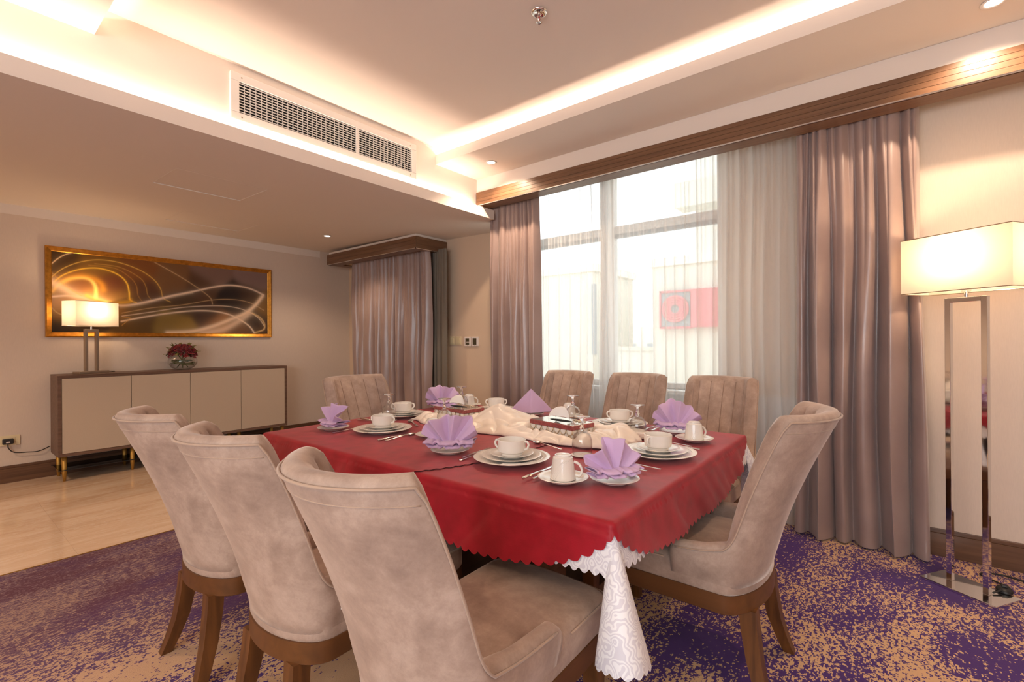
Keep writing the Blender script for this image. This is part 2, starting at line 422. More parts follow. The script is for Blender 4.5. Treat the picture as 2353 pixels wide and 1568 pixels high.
def thing(name, label, cat, loc=(0, 0, 0), rz=0, group=None):
    o = bpy.data.objects.new(name, None); C.objects.link(o); o.empty_display_size = 0.05
    o.location = loc; o.rotation_euler = (0, 0, rz)
    return tag(o, label, cat, group)
def struct(o): o['kind'] = 'structure'; return o
def dup(root, loc, rz, label, group=None):
    r = root.copy(); C.objects.link(r); r.location = loc; r.rotation_euler = (0, 0, rz); r['label'] = label
    if group: r['group'] = group
    for ch in list(root.children):
        c = ch.copy(); C.objects.link(c); c.parent = r
        for g in list(ch.children):
            d = g.copy(); C.objects.link(d); d.parent = c
    return r
def sbox(name, x0, y0, z0, x1, y1, z1, mat, parent=None, bevel=0):
    o = MB().box(x0, y0, z0, x1, y1, z1).out(name, mat, parent, bevel=bevel)
    if parent is None: struct(o)
    return o
def sm(x): x = max(0.0, min(1.0, x)); return x * x * (3 - 2 * x)

# ================================================================== THE ROOM
T = 0.15
CARPET_Y = 3.612
fl = sbox('floor', LW - T, CARPET_Y, -0.12, 4.0, PW + T, -0.001, 'grout')
# marble slabs, each its own piece
tw, th_ = 0.79, (PW - CARPET_Y) / 3
tile_mesh = None
for i in range(9):
    for j in range(3):
        x0 = LW + i * tw; x1 = min(x0 + tw, 3.98)
        if x0 > 3.9: continue
        o = MB().box(x0 + 0.0004, CARPET_Y + j * th_ + 0.0004, -0.02, x1 - 0.0004, CARPET_Y + (j + 1) * th_ - 0.0004, 0.0).out('marble_tile', 'marble', fl)
cp = sbox('floor_carpet', LW - T, BW - T, -0.12, 4.0, CARPET_Y - 0.006, 0.0, 'carpet')
sbox('trim_1', LW - T, CARPET_Y - 0.006, -0.1, 4.0, CARPET_Y, 0.003, 'brass')
# walls
sbox('wall_back', LW - T, PW, 0, WW + T, PW + T, 3.0, 'wall')
sbox('wall_front', LW - T, BW - T, 0, 4.0, BW, 3.0, 'wall')
wl = MB()
wl.box(LW - T, BW, 0, LW, -1.9, 3.0).box(LW - T, 1.5, 0, LW, PW, 3.0).box(LW - T, -1.9, 0, LW, 1.5, 0.7).box(LW - T, -1.9, 2.4, LW, 1.5, 3.0)
struct(wl.out('wall_left', 'wall'))
w2 = sbox('window_rear_added', LW - 0.10, -1.9, 0.7, LW - 0.05, -1.84, 2.4, 'white')  # unseen window, added so that light reaches the chair backs from behind
for y0, y1, z0, z1 in ((1.44, 1.5, 0.7, 2.4), (-1.9, 1.5, 0.7, 0.76), (-1.9, 1.5, 2.34, 2.4), (-0.24, -0.16, 0.7, 2.4)):
    sbox('window_frame', LW - 0.10, y0, z0, LW - 0.05, y1, z1, 'white', w2)
# window wall: opening Y 1.0..3.0, Z 0.80..2.66
WY0, WY1, WZ0, WZ1 = 1.0, 3.02, 0.80, 2.86
ww = MB()
ww.box(WW, BW, 0, WW + 0.2, WY0, 3.0).box(WW, WY1, 0, WW + 0.2, PW, 3.0)
ww.box(WW, WY0, 0, WW + 0.2, WY1, WZ0).box(WW, WY0, WZ1, WW + 0.2, WY1, 3.0)
struct(ww.out('wall_right', 'wall_plain'))
sbox('wall_pier', PIER, BW, 0, WW, 0.36, SOFZ, 'wall')
# the white wall face under the sill
sbox('trim_2', WW - 0.012, 0.36, 0.0, WW, 3.06, 0.795, 'white')
# ceilings
sbox('ceiling', LW - T, BW - T, CEIL, 4.0, FACEY + 0.02, CEIL + 0.2, 'plaster')
# back zone: sloping lower ceiling with the vertical face, ledge and lip
lc = MB()
prof = [(LIPY, sof(LIPY)), (LIPY, 2.428), (LIPY + 0.022, 2.428), (LIPY + 0.022, 2.392), (FACEY, 2.392), (FACEY, CEIL + 0.1), (PW + T, CEIL + 0.1), (PW + T, sof(PW) + 0.0037)]
def prism_x(prof, x0, x1):
    n = len(prof); mb = MB()
    v = [(x0, y, z) for y, z in prof] + [(x1, y, z) for y, z in prof]
    f = [(i, (i + 1) % n, n + (i + 1) % n, n + i) for i in range(n)] + [tuple(range(n - 1, -1, -1)), tuple(range(n, 2 * n))]
    return mb.add(v, f)
XE = 3.385   # where the lip stops, just before the curtain
lower = prism_x(prof, LW - T, XE)
prof2 = [(FACEY, sof(FACEY)), (FACEY, CEIL + 0.1), (PW + T, CEIL + 0.1), (PW + T, sof(PW) + 0.0037)]
n0 = prism_x(prof2, XE, WW + 0.05); lower.add(n0.v, n0.f)
struct(lower.out('ceiling_back', 'plaster'))
# painted strip at the top of the picture wall
sbox('trim_3', LW, PW - 0.006, 2.332, 3.36, PW, sof(PW) + 0.01, 'plaster')
# dropped border on the window side with lip
bw_ = MB()
prof = [(2.728, SOFZ), (2.728, 2.771), (2.748, 2.771), (2.748, SOFZ + 0.02), (3.00, SOFZ + 0.02), (3.02, CEIL + 0.05), (4.0, CEIL + 0.05), (4.0, SOFZ)]
def prism_y(prof, y0, y1):
    n = len(prof); v = [(x, y0, z) for x, z in prof] + [(x, y1, z) for x, z in prof]
    f = [(i, (i + 1) % n, n + (i + 1) % n, n + i) for i in range(n)] + [tuple(range(n - 1, -1, -1)), tuple(range(n, 2 * n))]
    return MB().add(v, f)
struct(prism_y(prof, BW - T, FACEY + 0.005).out('ceiling_border_right', 'plaster'))
profl = [(0.535, SOFZ), (0.535, 2.771), (0.515, 2.771), (0.515, SOFZ + 0.02), (0.26, SOFZ + 0.02), (0.24, CEIL + 0.05), (LW - T, CEIL + 0.05), (LW - T, SOFZ)]
struct(prism_y(profl, BW - T, FACEY + 0.005).out('ceiling_border_left', 'plaster'))
# white upstand above the wooden pelmet
sbox('trim_4', 3.235, BW, 2.565, 3.255, FACEY + 0.005, SOFZ + 0.004, 'plaster')
sbox('trim_5', 3.255, BW, 2.63, WW, FACEY + 0.005, SOFZ + 0.002, 'plaster')
# baseboards
def baseboard(name, x0, y0, x1, y1, mat, nx, ny):
    o = sbox(name, min(x0, x1 + nx * 0.016), min(y0, y1 + ny * 0.016), 0, max(x0, x1 + nx * 0.016), max(y0, y1 + ny * 0.016), 0.125, mat)
    sbox('cap_moulding', min(x0, x1 + nx * 0.011), min(y0, y1 + ny * 0.011), 0.125, max(x0, x1 + nx * 0.011), max(y0, y1 + ny * 0.011), 0.148, mat, o, bevel=0.003)
    return o
baseboard('baseboard_back', LW, PW, WW, PW, 'baseboard_x', 0, -1)
baseboard('baseboard_right', PIER, BW, PIER, 0.36, 'baseboard_y', -1, 0)
baseboard('baseboard_right_end', WW, 3.06, WW, PW - 0.02, 'baseboard_y', -1, 0)

# ------------------------------------------------------------------ window frame and panes
FX = 3.86
win = struct(MB().box(FX, WY0, WZ0, FX + 0.06, WY0 + 0.05, WZ1).box(FX, WY1 - 0.05, WZ0, FX + 0.06, WY1, WZ1)
             .box(FX, WY0 + 0.05, WZ0, FX + 0.06, WY1 - 0.05, WZ0 + 0.045).box(FX, WY0 + 0.05, WZ1 - 0.05, FX + 0.06, WY1 - 0.05, WZ1).out('window_1', 'white', bevel=0.004))
MB().box(FX - 0.02, 1.915, WZ0 + 0.045, FX + 0.062, 2.045, WZ1 - 0.05).out('mullion', 'white', win, bevel=0.006)
for y0, y1 in ((WY0 + 0.05, 1.915), (2.045, WY1 - 0.05)):
    MB().box(FX - 0.012, y0, 2.135, FX + 0.062, y1, 2.205).out('transom', 'white', win, bevel=0.006)
    MB().box(FX, y0, 2.105, FX + 0.05, y1, 2.133).out('sash_rail', 'greypaint', win, bevel=0.003)
    MB().box(FX + 0.03, y0, WZ0 + 0.045, FX + 0.034, y1, 2.105).out('pane', 'pane', win)
    MB().box(FX + 0.03, y0, 2.205, FX + 0.034, y1, WZ1 - 0.05).out('pane', 'pane', win)
MB().box(WW - 0.10, WY0 - 0.03, WZ0 - 0.03, FX, WY1 + 0.03, WZ0).out('window_sill', 'white', win, bevel=0.005)

# ------------------------------------------------------------------ outside, seen through the voile
def outside(name, label, cat, boxes, mat):
    r = thing(name, label, cat, (0, 0, 0))
    for nm, b_, mt in boxes: MB().box(*b_).out(nm, mt, r)
    return r
sbox('terrace_floor', 4.1, -8, -0.3, 30, 20, -0.02, 'facade2')
outside('rooftop_block', 'plain cream rooftop block with a flat capping, outside beyond the window mullion', 'building',
        [('wall', (9.0, 4.98, 0, 11, 9.5, 2.68), 'facade'), ('capping', (8.95, 4.90, 2.68, 11.05, 9.6, 2.84), 'facade2'), ('pipe', (8.9, 4.88, 0.9, 8.98, 4.96, 2.4), 'greypaint')], None)
outside('rooftop_block', 'cream rooftop block that carries the red hose cabinet, outside the window', 'building',
        [('wall', (9.0, -2.0, 0, 12, 3.66, 2.62), 'facade'), ('capping', (8.95, -2.1, 2.62, 12.05, 3.72, 2.78), 'facade2')], None)
outside('parapet_wall', 'low white parapet wall between the two rooftop blocks outside', 'wall',
        [('wall', (9.3, 3.74, 0, 9.5, 4.88, 0.98), 'facade2'), ('coping', (9.25, 3.72, 0.98, 9.55, 4.9, 1.06), 'facade')], None)
r = thing('far_building', 'distant cream building with small dark windows seen over the parapet outside', 'building')
MB().box(26, 9.5, -4, 30, 16, 1.95).out('wall', 'facade', r)
for k in range(4): MB().box(25.95, 10.4 + k * 1.2, 0.3, 26.0, 10.9 + k * 1.2, 1.0).out('window', 'greypaint', r)
r = thing('tall_building', 'tall pale building with a jutting balcony rising behind the rooftop blocks outside', 'building')
MB().box(14.0, -2.0, 0, 18, 4.4, 9.5).out('wall', 'facade2', r)
MB().box(13.3, -2.0, 4.9, 14.0, 4.75, 5.6).out('balcony', 'facade', r)
MB().box(13.94, 2.6, 3.0, 14.0, 3.5, 4.2).out('window', 'greypaint', r)
hc = thing('fire_hose_cabinet', 'red fire hose cabinet with open black front and hose reel on rooftop block', 'hose cabinet', (8.88, 3.44, 1.43))
MB().box(0, -0.54, 0, 0.1, 0, 0.70).out('cabinet', 'greypaint', hc)  # pale grey in place of black, the voile's haze in its colour
MB().box(-0.03, -1.3, 0.0, 0.1, -0.56, 0.70).out('door', 'pink', hc)
MB().box(-0.03, -0.56, 0.66, 0.1, 0.02, 0.70).box(-0.03, -0.56, -0.02, 0.1, 0.02, 0.02).box(-0.03, 0, 0, 0.1, 0.03, 0.7).out('rim', 'pink', hc)
def ring_x(mb, x, y, z, r, tr):
    mb.tube([(x, y + r * math.cos(a * PI / 16), z + r * math.sin(a * PI / 16)) for a in range(32)], tr, 8, closed=True)
mb = MB()
for k in range(4): ring_x(mb, -0.03, -0.27, 0.35, 0.10 + 0.045 * k, 0.024)
mb.out('hose_reel', 'pink', hc, smooth=True)

# ------------------------------------------------------------------ pelmets
def pelmet_strips(root, boxes_fn, zs, mat):
    for a, b_ in zip(zs[:-1], zs[1:]): boxes_fn(a + 0.0005, b_ - 0.0005).out('fascia_strip', mat, root, bevel=0.0006, segs=1)
pm = thing('window_pelmet', 'long walnut pelmet box with grooved fascia above the window curtains', 'pelmet', (3.215, 2.985, 2.445))
x0 = 0.0; Lp = 2.985 - BW - 0.01
zz = [0.004, 0.034, 0.064, 0.094, 0.122]
pelmet_strips(pm, lambda a, b_: MB().box(0, -Lp, a, 0.02, 0, b_), zz, 'walnut_y')
MB().box(0.006, -Lp + 0.01, 0.006, 0.018, -0.002, 0.12).out('backing', 'groove', pm)
MB().box(0.02, -Lp, 0.0, 0.145, 0, 0.016).out('underside_board', 'walnut_y', pm)
MB().box(-0.003, -Lp, -0.002, 0.005, 0.0, 0.004).out('metal_edge', 'chrome', pm)
p2 = thing('corner_pelmet', 'short walnut pelmet box with mitred return above the narrow curtain by the switches', 'pelmet', (3.335, 3.985, 0))
zb, zt = 2.205, 2.338
zz = [zb + 0.004, zb + 0.05, zb + 0.092, zt]
PL = 5.76 - 3.985
pelmet_strips(p2, lambda a, b_: MB().box(0, 0, a, 0.02, PL, b_), zz, 'walnut_y')
MB().box(0.02, 0, zb + 0.004, WW - 3.335 - 0.001, 0.02, zt).out('return_board', 'walnut_x', p2)
MB().box(0.005, 0.005, zb + 0.006, 0.018, PL - 0.005, zt - 0.002).out('backing', 'groove', p2)
MB().box(0.02, 0.02, zb, 0.14, PL, zb + 0.014).box(0.14, PL - 0.14, zb, WW - 3.336, PL, zb + 0.014).box(0.14, 0.02, zb, WW - 3.336, 0.10, zb + 0.014).out('underside_board', 'walnut_y', p2)
MB().box(-0.003, -0.003, zb - 0.002, 0.004, PL, zb + 0.004).box(-0.003, -0.003, zb - 0.002, WW - 3.337, 0.004, zb + 0.004).out('metal_edge', 'chrome', p2)
ub = [(0.02, 0.02, zt, 0.035, PL - 0.02), (0.035, 0.02, zt, WW - 3.337, 0.035)]
mb = MB()
for xa, ya, za, xb, yb in ub: mb.box(xa, ya, za - 0.002, xb, yb, sof(4.0) - 0.001)
mb.out('white_upstand', 'plaster', p2)

# ------------------------------------------------------------------ air-conditioning grille
gx0, gx1, gz0, gz1 = 1.130, 2.500, 2.500, 2.776
g = thing('air_vent_grille', 'white wall grille with crossed slats in the ceiling step', 'vent', (gx0, FACEY, gz0))
gw, gh = gx1 - gx0, gz1 - gz0
MB().box(0.03, -0.006, 0.03, gw - 0.03, -0.001, gh - 0.03).out('dark_duct', 'dark', g)
fr = 0.047
mb = MB().box(0, -0.024, 0, gw, 0, fr).box(0, -0.024, gh - fr, gw, 0, gh).box(0, -0.024, fr, fr, 0, gh - fr).box(gw - fr, -0.024, fr, gw, 0, gh - fr)
mb.out('frame', 'white', g, bevel=0.003)
cxm = 0.835
MB().box(cxm - 0.012, -0.024, fr, cxm + 0.012, -0.002, gh - fr).out('centre_bar', 'white', g)
hsl = vsl = None
nh = 11
for a, b_ in ((fr, cxm - 0.012), (cxm + 0.012, gw - fr)):
    hm = None
    for k in range(nh):
        z = fr + (gh - 2 * fr) * (k + 0.5) / nh
        if hm is None:
            hm = MB().box(a, -0.019, -0.0022, b_, -0.014, 0.0022).out('slat', 'white', g); o = hm
        else: o = hm.copy(); C.objects.link(o)
        o.location = (0, 0, z); o.parent = g
    nvs = int(round((b_ - a) / 0.0325))
    for k in range(1, nvs):
        if vsl is None: vsl = MB().box(-0.002, -0.0135, fr, 0.002, -0.007, gh - fr).out('fin', 'white', g); o = vsl
        else: o = vsl.copy(); C.objects.link(o)
        o.location = (a + (b_ - a) * k / nvs, 0, 0); o.parent = g
for x, z in ((0.06, 0.022), (0.06, gh - 0.022), (gw - 0.06, 0.022), (gw - 0.06, gh - 0.022)):
    MB().box(x - 0.004, -0.026, z - 0.004, x + 0.004, -0.023, z + 0.004).out('screw', 'nickel', g, bevel=0.002)

# access hatches in the lower ceiling (thin raised frames)
def hatch(label, x0, x1, y0, y1):
    r = thing('ceiling_hatch', label, 'hatch', (x0, y0, 0), group='access hatches in the lower ceiling')
    def zq(y): return sof(y) - 0.0005
    t = 0.006
    mb = MB()
    def bar(xa, ya, xb, yb):
        v = [(xa, ya, zq(y0 + ya) - t), (xb, ya, zq(y0 + ya) - t), (xb, yb, zq(y0 + yb) - t), (xa, yb, zq(y0 + yb) - t),
             (xa, ya, zq(y0 + ya)), (xb, ya, zq(y0 + ya)), (xb, yb, zq(y0 + yb)), (xa, yb, zq(y0 + yb))]
        return MB().add(v, [(0, 3, 2, 1), (4, 5, 6, 7), (0, 1, 5, 4), (1, 2, 6, 5), (2, 3, 7, 6), (3, 0, 4, 7)])
    w, d = x1 - x0, y1 - y0
    for (xa, ya, xb, yb), tt in (((0, d - 0.006, w, d), 0.006), ((w - 0.006, 0, w, d - 0.006), 0.003), ((0, 0, w, 0.004), 0.001), ((0, 0, 0.004, d), 0.001)):
        t = tt; bar(xa, ya, xb, yb).out('edge_bead', 'plaster', r)
hatch('flush ceiling access panel above the dining end, closer to the grille', 1.07, 1.66, 3.70, 4.19)
hatch('flush ceiling access panel above the sideboard', 1.50, 2.16, 5.00, 5.50)

# ------------------------------------------------------------------ downlights and sprinkler
def downlight(label, loc, target=None, power=SPOT_POWER, angle=70):
    r = thing('downlight', label, 'light', loc, group='recessed ceiling spotlights')
    MB().lathe([(0.030, -0.0005), (0.043, -0.0015), (0.046, -0.004), (0.044, -0.006), (0.034, -0.006), (0.030, -0.003)], 32).out('trim_ring', 'white', r, smooth=True)
    MB().lathe([(0.0001, -0.0035), (0.031, -0.0035), (0.031, -0.001), (0.0001, -0.001)], 32).out('lens', 'spotglow', r, smooth=False)
    l = bpy.data.lights.new('downlight_lamp', 'SPOT'); l.energy = power; l.color = WARM2; l.spot_size = R(angle); l.spot_blend = 0.55; l.shadow_soft_size = 0.03
    o = bpy.data.objects.new('downlight_lamp', l); C.objects.link(o); o.location = Vector(loc) + Vector((0, 0, -0.012))
    d = Vector(target) if target else Vector((0, 0, -1))
    o.rotation_euler = d.to_track_quat('-Z', 'Y').to_euler()
    return r
downlight('small round downlight in the window border near the ceiling grille', (2.985, 2.60, SOFZ), (0.12, 0, -1), SPOT_POWER, 135)
downlight('small round downlight in the window border above the floor lamp', (2.985, -0.36, SOFZ), (0.12, 0, -1), SPOT_POWER, 135)
downlight('small round downlight in the lower ceiling by the corner pelmet', (2.86, 4.93, sof(4.93)), None, SPOT_POWER * 0.7, 130)
for x, y, wh in ((-1.2, -1.2, 'added beside the unseen rear window, front of the pair'), (-1.2, 1.2, 'added beside the unseen rear window, back of the pair'), (-1.2, 4.4, 'over the marble left of the sideboard'), (0.0, -1.9, 'added out of view by the wall opposite the picture')):  # unseen; all but the marble one are added for warm light on chairs
    z = sof(y) if y > 3 else SOFZ
    downlight('small round downlight ' + wh, (x, y, z), None, SPOT_POWER * (2.2 if y > 3 else 1.0), 140)
sp = thing('fire_sprinkler', 'chrome fire sprinkler head with red bulb on the main ceiling', 'sprinkler', (1.925, 1.355, CEIL))
MB().lathe([(0.0001, -0.001), (0.024, -0.001), (0.040, -0.003), (0.041, -0.007), (0.034, -0.013), (0.030, -0.012), (0.026, -0.004), (0.0001, -0.004)], 32).out('escutcheon', 'chrome', sp, smooth=True)
MB().lathe([(0.0001, -0.004), (0.010, -0.004), (0.010, -0.02), (0.006, -0.024), (0.0001, -0.024)], 16).out('body', 'chrome', sp, smooth=True)
mb = MB()
for sx in (-1, 1): mb.tube([(sx * 0.009, 0, -0.018), (sx * 0.013, 0, -0.032), (sx * 0.004, 0, -0.05), (0, 0, -0.054)], 0.0022, 6)
mb.out('yoke', 'chrome', sp, smooth=True)
MB().cyl((0, 0), 0.0026, 0.0026, -0.048, -0.022, 10).out('bulb', 'redplastic', sp)
mb = MB().cyl((0, 0), 0.008, 0.008, -0.056, -0.054, 16)
for k in range(14):
    a = 2 * PI * k / 14; ca, sa = math.cos(a), math.sin(a)
    mb.add([(0.007 * ca - 0.0015 * sa, 0.007 * sa + 0.0015 * ca, -0.055), (0.007 * ca + 0.0015 * sa, 0.007 * sa - 0.0015 * ca, -0.055),
            (0.015 * ca + 0.002 * sa, 0.015 * sa - 0.002 * ca, -0.057), (0.015 * ca - 0.002 * sa, 0.015 * sa + 0.002 * ca, -0.057)], [(0, 1, 2, 3)])
mb.out('deflector', 'chrome', sp)

# ================================================================== CURTAINS
def fold_wave(n, seed):
    rnd = random.Random(seed); w = [rnd.uniform(0.6, 1.4) for _ in range(n)]; t = sum(w); c = [0]
    for q in w: c.append(c[-1] + q / t)
    am = [rnd.uniform(0.6, 1.2) for i in range(n)]
    def f(s):
        for i in range(n):
            if s <= c[i + 1] or i == n - 1:
                u = (s - c[i]) / (c[i + 1] - c[i]); return 0.55 - 1.25 * am[i] * abs(math.sin(PI * u)) ** 0.75
    return f
def curtain(parent, name, mat, xc, ya, yb, z0, z1, n, amp_t, amp_b, seed, spread=(1, 1), nu=None, nv=34, drift=0.012, skew=0.35):
    fb, ft = fold_wave(n, seed), fold_wave(n * 2, seed + 91)
    nu = nu or n * 34
    ym = (ya + yb) / 2
    def fn(u, v):
        z = z0 + (z1 - z0) * v
        k = sm((v - 0.45) / 0.6)
        a = amp_b * (1 - k) * fb(u) + amp_t * k * (0.45 * fb(u) + 0.75 * ft(u))
        wdt = spread[0] + (spread[1] - spread[0]) * v ** 1.3
        y = ym + (ya + (yb - ya) * u - ym) * wdt
        nz = noise.noise((u * 5 + seed, v * 2.2, 0.3)); nz2 = noise.noise((u * 9 - seed, v * 5.5, 1.3))
        y += drift * nz * 1.4 + skew * a * math.cos(u * 23 + seed + v)
        return (xc + a + drift * nz2 * 0.8, y, z)
    return MB().grid(nu, nv, fn).out(name, mat, parent, smooth=True)
cr = thing('drape_curtain', 'wide mauve satin curtain hanging beside the floor lamp', 'curtain', (0, 0, 0))
curtain(cr, 'drape', 'curtain', 3.395, 0.475, -0.135, 0.012, 2.53, 6, 0.035, 0.105, 3, (1.06, 0.98), nv=44, drift=0.016, skew=0.25)
cl = thing('drape_curtain', 'narrow mauve satin curtain hanging between wall switches and window', 'curtain', (0, 0, 0))
curtain(cl, 'drape', 'curtain', 3.43, 3.015, 2.44, 0.012, 2.53, 5, 0.03, 0.07, 17, (1.04, 0.98), nv=40, drift=0.014, skew=0.25)
cs = thing('drape_curtain', 'mauve satin curtain below the corner pelmet, with a grey lining strip', 'curtain', (0, 0, 0))
curtain(cs, 'drape', 'curtain', 3.56, 5.56, 4.03, 0.012, zb + 0.03, 10, 0.035, 0.07, 29, (1.0, 1.0), nv=40, drift=0.016, skew=0.25)
curtain(cs, 'lining', 'greyfab', 3.66, 4.16, 3.86, 0.012, zb + 0.03, 4, 0.012, 0.02, 41, (1, 1), nv=16, drift=0.004)
s1 = thing('voile_curtain', 'sheer white voile panel hanging over the window next to the wide curtain', 'curtain', (0, 0, 0))
curtain(s1, 'voile', 'sheer', 3.50, 1.86, 0.40, 0.012, 2.62, 17, 0.022, 0.032, 55, (1.0, 1.0), nu=260, nv=26, drift=0.012, skew=0.15)
s2 = thing('voile_curtain', 'sheer white voile panel hanging over the window next to the narrow curtain', 'curtain', (0, 0, 0))
curtain(s2, 'voile', 'sheer', 3.53, 2.62, 1.80, 0.012, 2.62, 11, 0.022, 0.032, 71, (1.0, 1.0), nu=180, nv=26, drift=0.012, skew=0.15)
for root, yy, sx in ((s1, 1.855, 3.50), (s2, 1.81, 3.53)):
    def hem(u, v, yy=yy, sx=sx): return (sx + 0.012 * math.sin(v * 9), yy + (u - 0.5) * 0.05 + 0.02 * math.sin(v * 4 + sx * 40), 0.012 + 2.6 * v)
    MB().grid(4, 30, hem).out('hem_band', 'sheer', root, smooth=True)
    MB().grid(4, 30, lambda u, v: tuple(a + b for a, b in zip(hem(u, v), (0.003, 0, 0)))).out('hem_band', 'sheer', root, smooth=True)

# ================================================================== CHAIRS
def catmull(pts, n=8, closed=False):
    out = []; m_ = len(pts); P = [Vector(p) for p in pts]
    rng = range(m_ if closed else m_ - 1)
    for i in rng:
        p0 = P[(i - 1) % m_] if closed or i > 0 else P[0]; p1 = P[i]; p2 = P[(i + 1) % m_]
        p3 = P[(i + 2) % m_] if closed or i + 2 < m_ else P[-1]
        for k in range(n):
            t = k / n; out.append(0.5 * ((2 * p1) + (p2 - p0) * t + (2 * p0 - 5 * p1 + 4 * p2 - p3) * t * t + (3 * p1 - p0 - 3 * p2 + p3) * t ** 3))
    if not closed: out.append(P[-1])
    return out
def make_chair(name, label, group, a, flare, top=0.965, xf=0.06):
    t_ = thing(name, label, 'chair', (0, 0, 0), 0, group)
    xc, b, sf = -0.19, 0.12, 0.37
    arm, z0, zseat = 0.520, 0.362, 0.445
    cols = []   # (q signed)
    nch = 6; E = 66.0
    for k in range(nch * 6 + 1): cols.append(-E + 2 * E * k / (nch * 6))
    for k in range(1, 21): q = E + 24 * k / 20; cols.append(q); cols.append(-q)
    for k in range(1, 10): q = 90 + 60 * k / 9; cols.append(q); cols.append(-q)
    cols.sort()
    def plan(q):
        s = 1 if q >= 0 else -1; aq = abs(q)
        if aq <= 90:
            p = R(aq); x, y = xc - b * math.cos(p), a * math.sin(p)
            nx, ny = -math.cos(p) / b, math.sin(p) / a; l = math.hypot(nx, ny); nx /= l; ny /= l
        else:
            x, y = xc + (xf - xc) * (aq - 90) / 60, a; nx, ny = 0, 1
        return x, s * y, nx, s * ny
    def H(q):
        aq = abs(q)
        h = arm + (top - arm) * (1 - sm((aq - E + 3) / 19.0))
        if aq > 76: h += 0.075 * math.exp(-(aq - 76) / 9.0) * sm((aq - 76) / 6)
        if aq > 100: h -= 0.012 * (aq - 100) / 50
        if aq > 142: h -= 0.02 * ((aq - 142) / 8) ** 2
        return h
    def pos(q, z, off):
        x, y, nx, ny = plan(q)
        t = max(0, (z - 0.42) / (top - 0.42)); aq = min(abs(q), 90)
        ln = 0.205 * t ** 1.35 * (1 - 0.30 * math.sin(R(aq)) ** 2) if abs(q) < 95 else 0.0
        tuck = 0.016 * (1 - sm((z - z0) / 0.10)) if z < z0 + 0.10 else 0
        o = off + tuck
        return (x - nx * o - ln, (y - ny * o) * (1 + flare * t), z)
    rings = []
    for q in cols:
        aq = abs(q); h = H(q); th = 0.068 if aq < 80 else 0.068 - 0.022 * sm((aq - 80) / 30)
        r = []
        for k in range(11): z = z0 + (h - th / 2 - z0) * k / 10; r.append(pos(q, z, 0.0))
        for k in range(1, 6):
            an = PI * k / 6; z = h - th / 2 + math.sin(an) * th / 2; r.append(pos(q, z, th / 2 - math.cos(an) * th / 2))
        ch = ((q + E) / (2 * E) * nch) % 1.0 if aq <= E else 0.5
        gv = 0.013 * (1 - abs(math.sin(PI * ch)) ** 0.4) if aq <= E - 1e-6 else 0.0
        zi = 0.40
        for k in range(11):
            z = h - th / 2 + (zi - (h - th / 2)) * k / 10; r.append(pos(q, z, th - gv))
        rings.append(r)
    n = len(rings[0]); v = [p for r in rings for p in r]; f = []
    for i in range(len(rings) - 1):
        for k in range(n): f.append((i * n + k, i * n + (k + 1) % n, (i + 1) * n + (k + 1) % n, (i + 1) * n + k))
    f += [tuple(range(n)), tuple((len(rings) - 1) * n + k for k in range(n - 1, -1, -1))]
    bk = MB().add(v, f).out('backrest', 'velvet', t_, smooth=True)
    for k in range(1, nch):
        q = -E + 2 * E * k / nch
        MB().tube([pos(q, 0.43 + (top - 0.035 - 0.43) * i / 12, 0.068 - 0.013 + 0.0008) for i in range(13)], 0.0015, 5).out('seam', 'seam', bk, smooth=True)
    mb = MB().tube([pos(q, H(q) - 0.020, -0.0012) for q in cols if abs(q) < 149], 0.0032, 6)
    mb.tube([pos(q, H(q) - 0.055, -0.0004) for q in cols if abs(q) < 64], 0.0014, 5)
    mb.out('piping', 'piping', bk, smooth=True)
    # seat cushion and apron outlines
    def outline(inset, front):
        pts = []
        for k in range(0, 41):
            q = -90 + 180 * k / 40; x, y, nx, ny = plan(q); pts.append((x - nx * inset, y - ny * inset))
        fx = front - inset; ya = a - inset; rr = 0.05
        pts += [(xc + (fx - xc - rr) * k / 8, ya) for k in range(1, 9)]
        pts += [(fx - rr + rr * math.sin(PI / 2 * k / 6), ya - rr + rr * math.cos(PI / 2 * k / 6)) for k in range(1, 7)]
        pts += [(fx + 0.012 * math.sin(PI * k / 8), (ya - rr) * (1 - 2 * k / 8)) for k in range(1, 8)]
        pts += [(fx - rr + rr * math.cos(PI / 2 * k / 6), -(ya - rr) - rr * math.sin(PI / 2 * k / 6)) for k in range(0, 7)]
        pts += [(xc + (fx - xc - rr) * (1 - k / 8), -ya) for k in range(1, 8)]
        return pts
    ol = outline(0.012, sf)
    cx_ = sum(p[0] for p in ol) / len(ol)
    rg = []
    for sc, z in ((0.985, z0), (1, z0 + 0.01), (1, 0.420), (0.990, 0.438), (0.96, 0.450), (0.88, 0.458), (0.65, 0.466), (0.3, 0.470), (0.02, 0.471)):
        rg.append([(cx_ + (x - cx_) * sc, y * sc, z) for x, y in ol])
    st = MB().rings(rg).out('seat', 'velvet', t_, autos=True)
    edge = [(x, y, 0.4385) for x, y in outline(0.0115, sf) if x > xf + 0.01]
    MB().tube(edge, 0.003, 6).out('piping', 'piping', st, smooth=True)
    oa = outline(0.010, sf - 0.004); ob = outline(0.016, sf - 0.008)
    MB().rings([[(x, y, 0.298) for x, y in ob], [(x, y, 0.303) for x, y in oa], [(x, y, 0.3625) for x, y in oa]]).out('apron', 'apronwood', t_, autos=True)
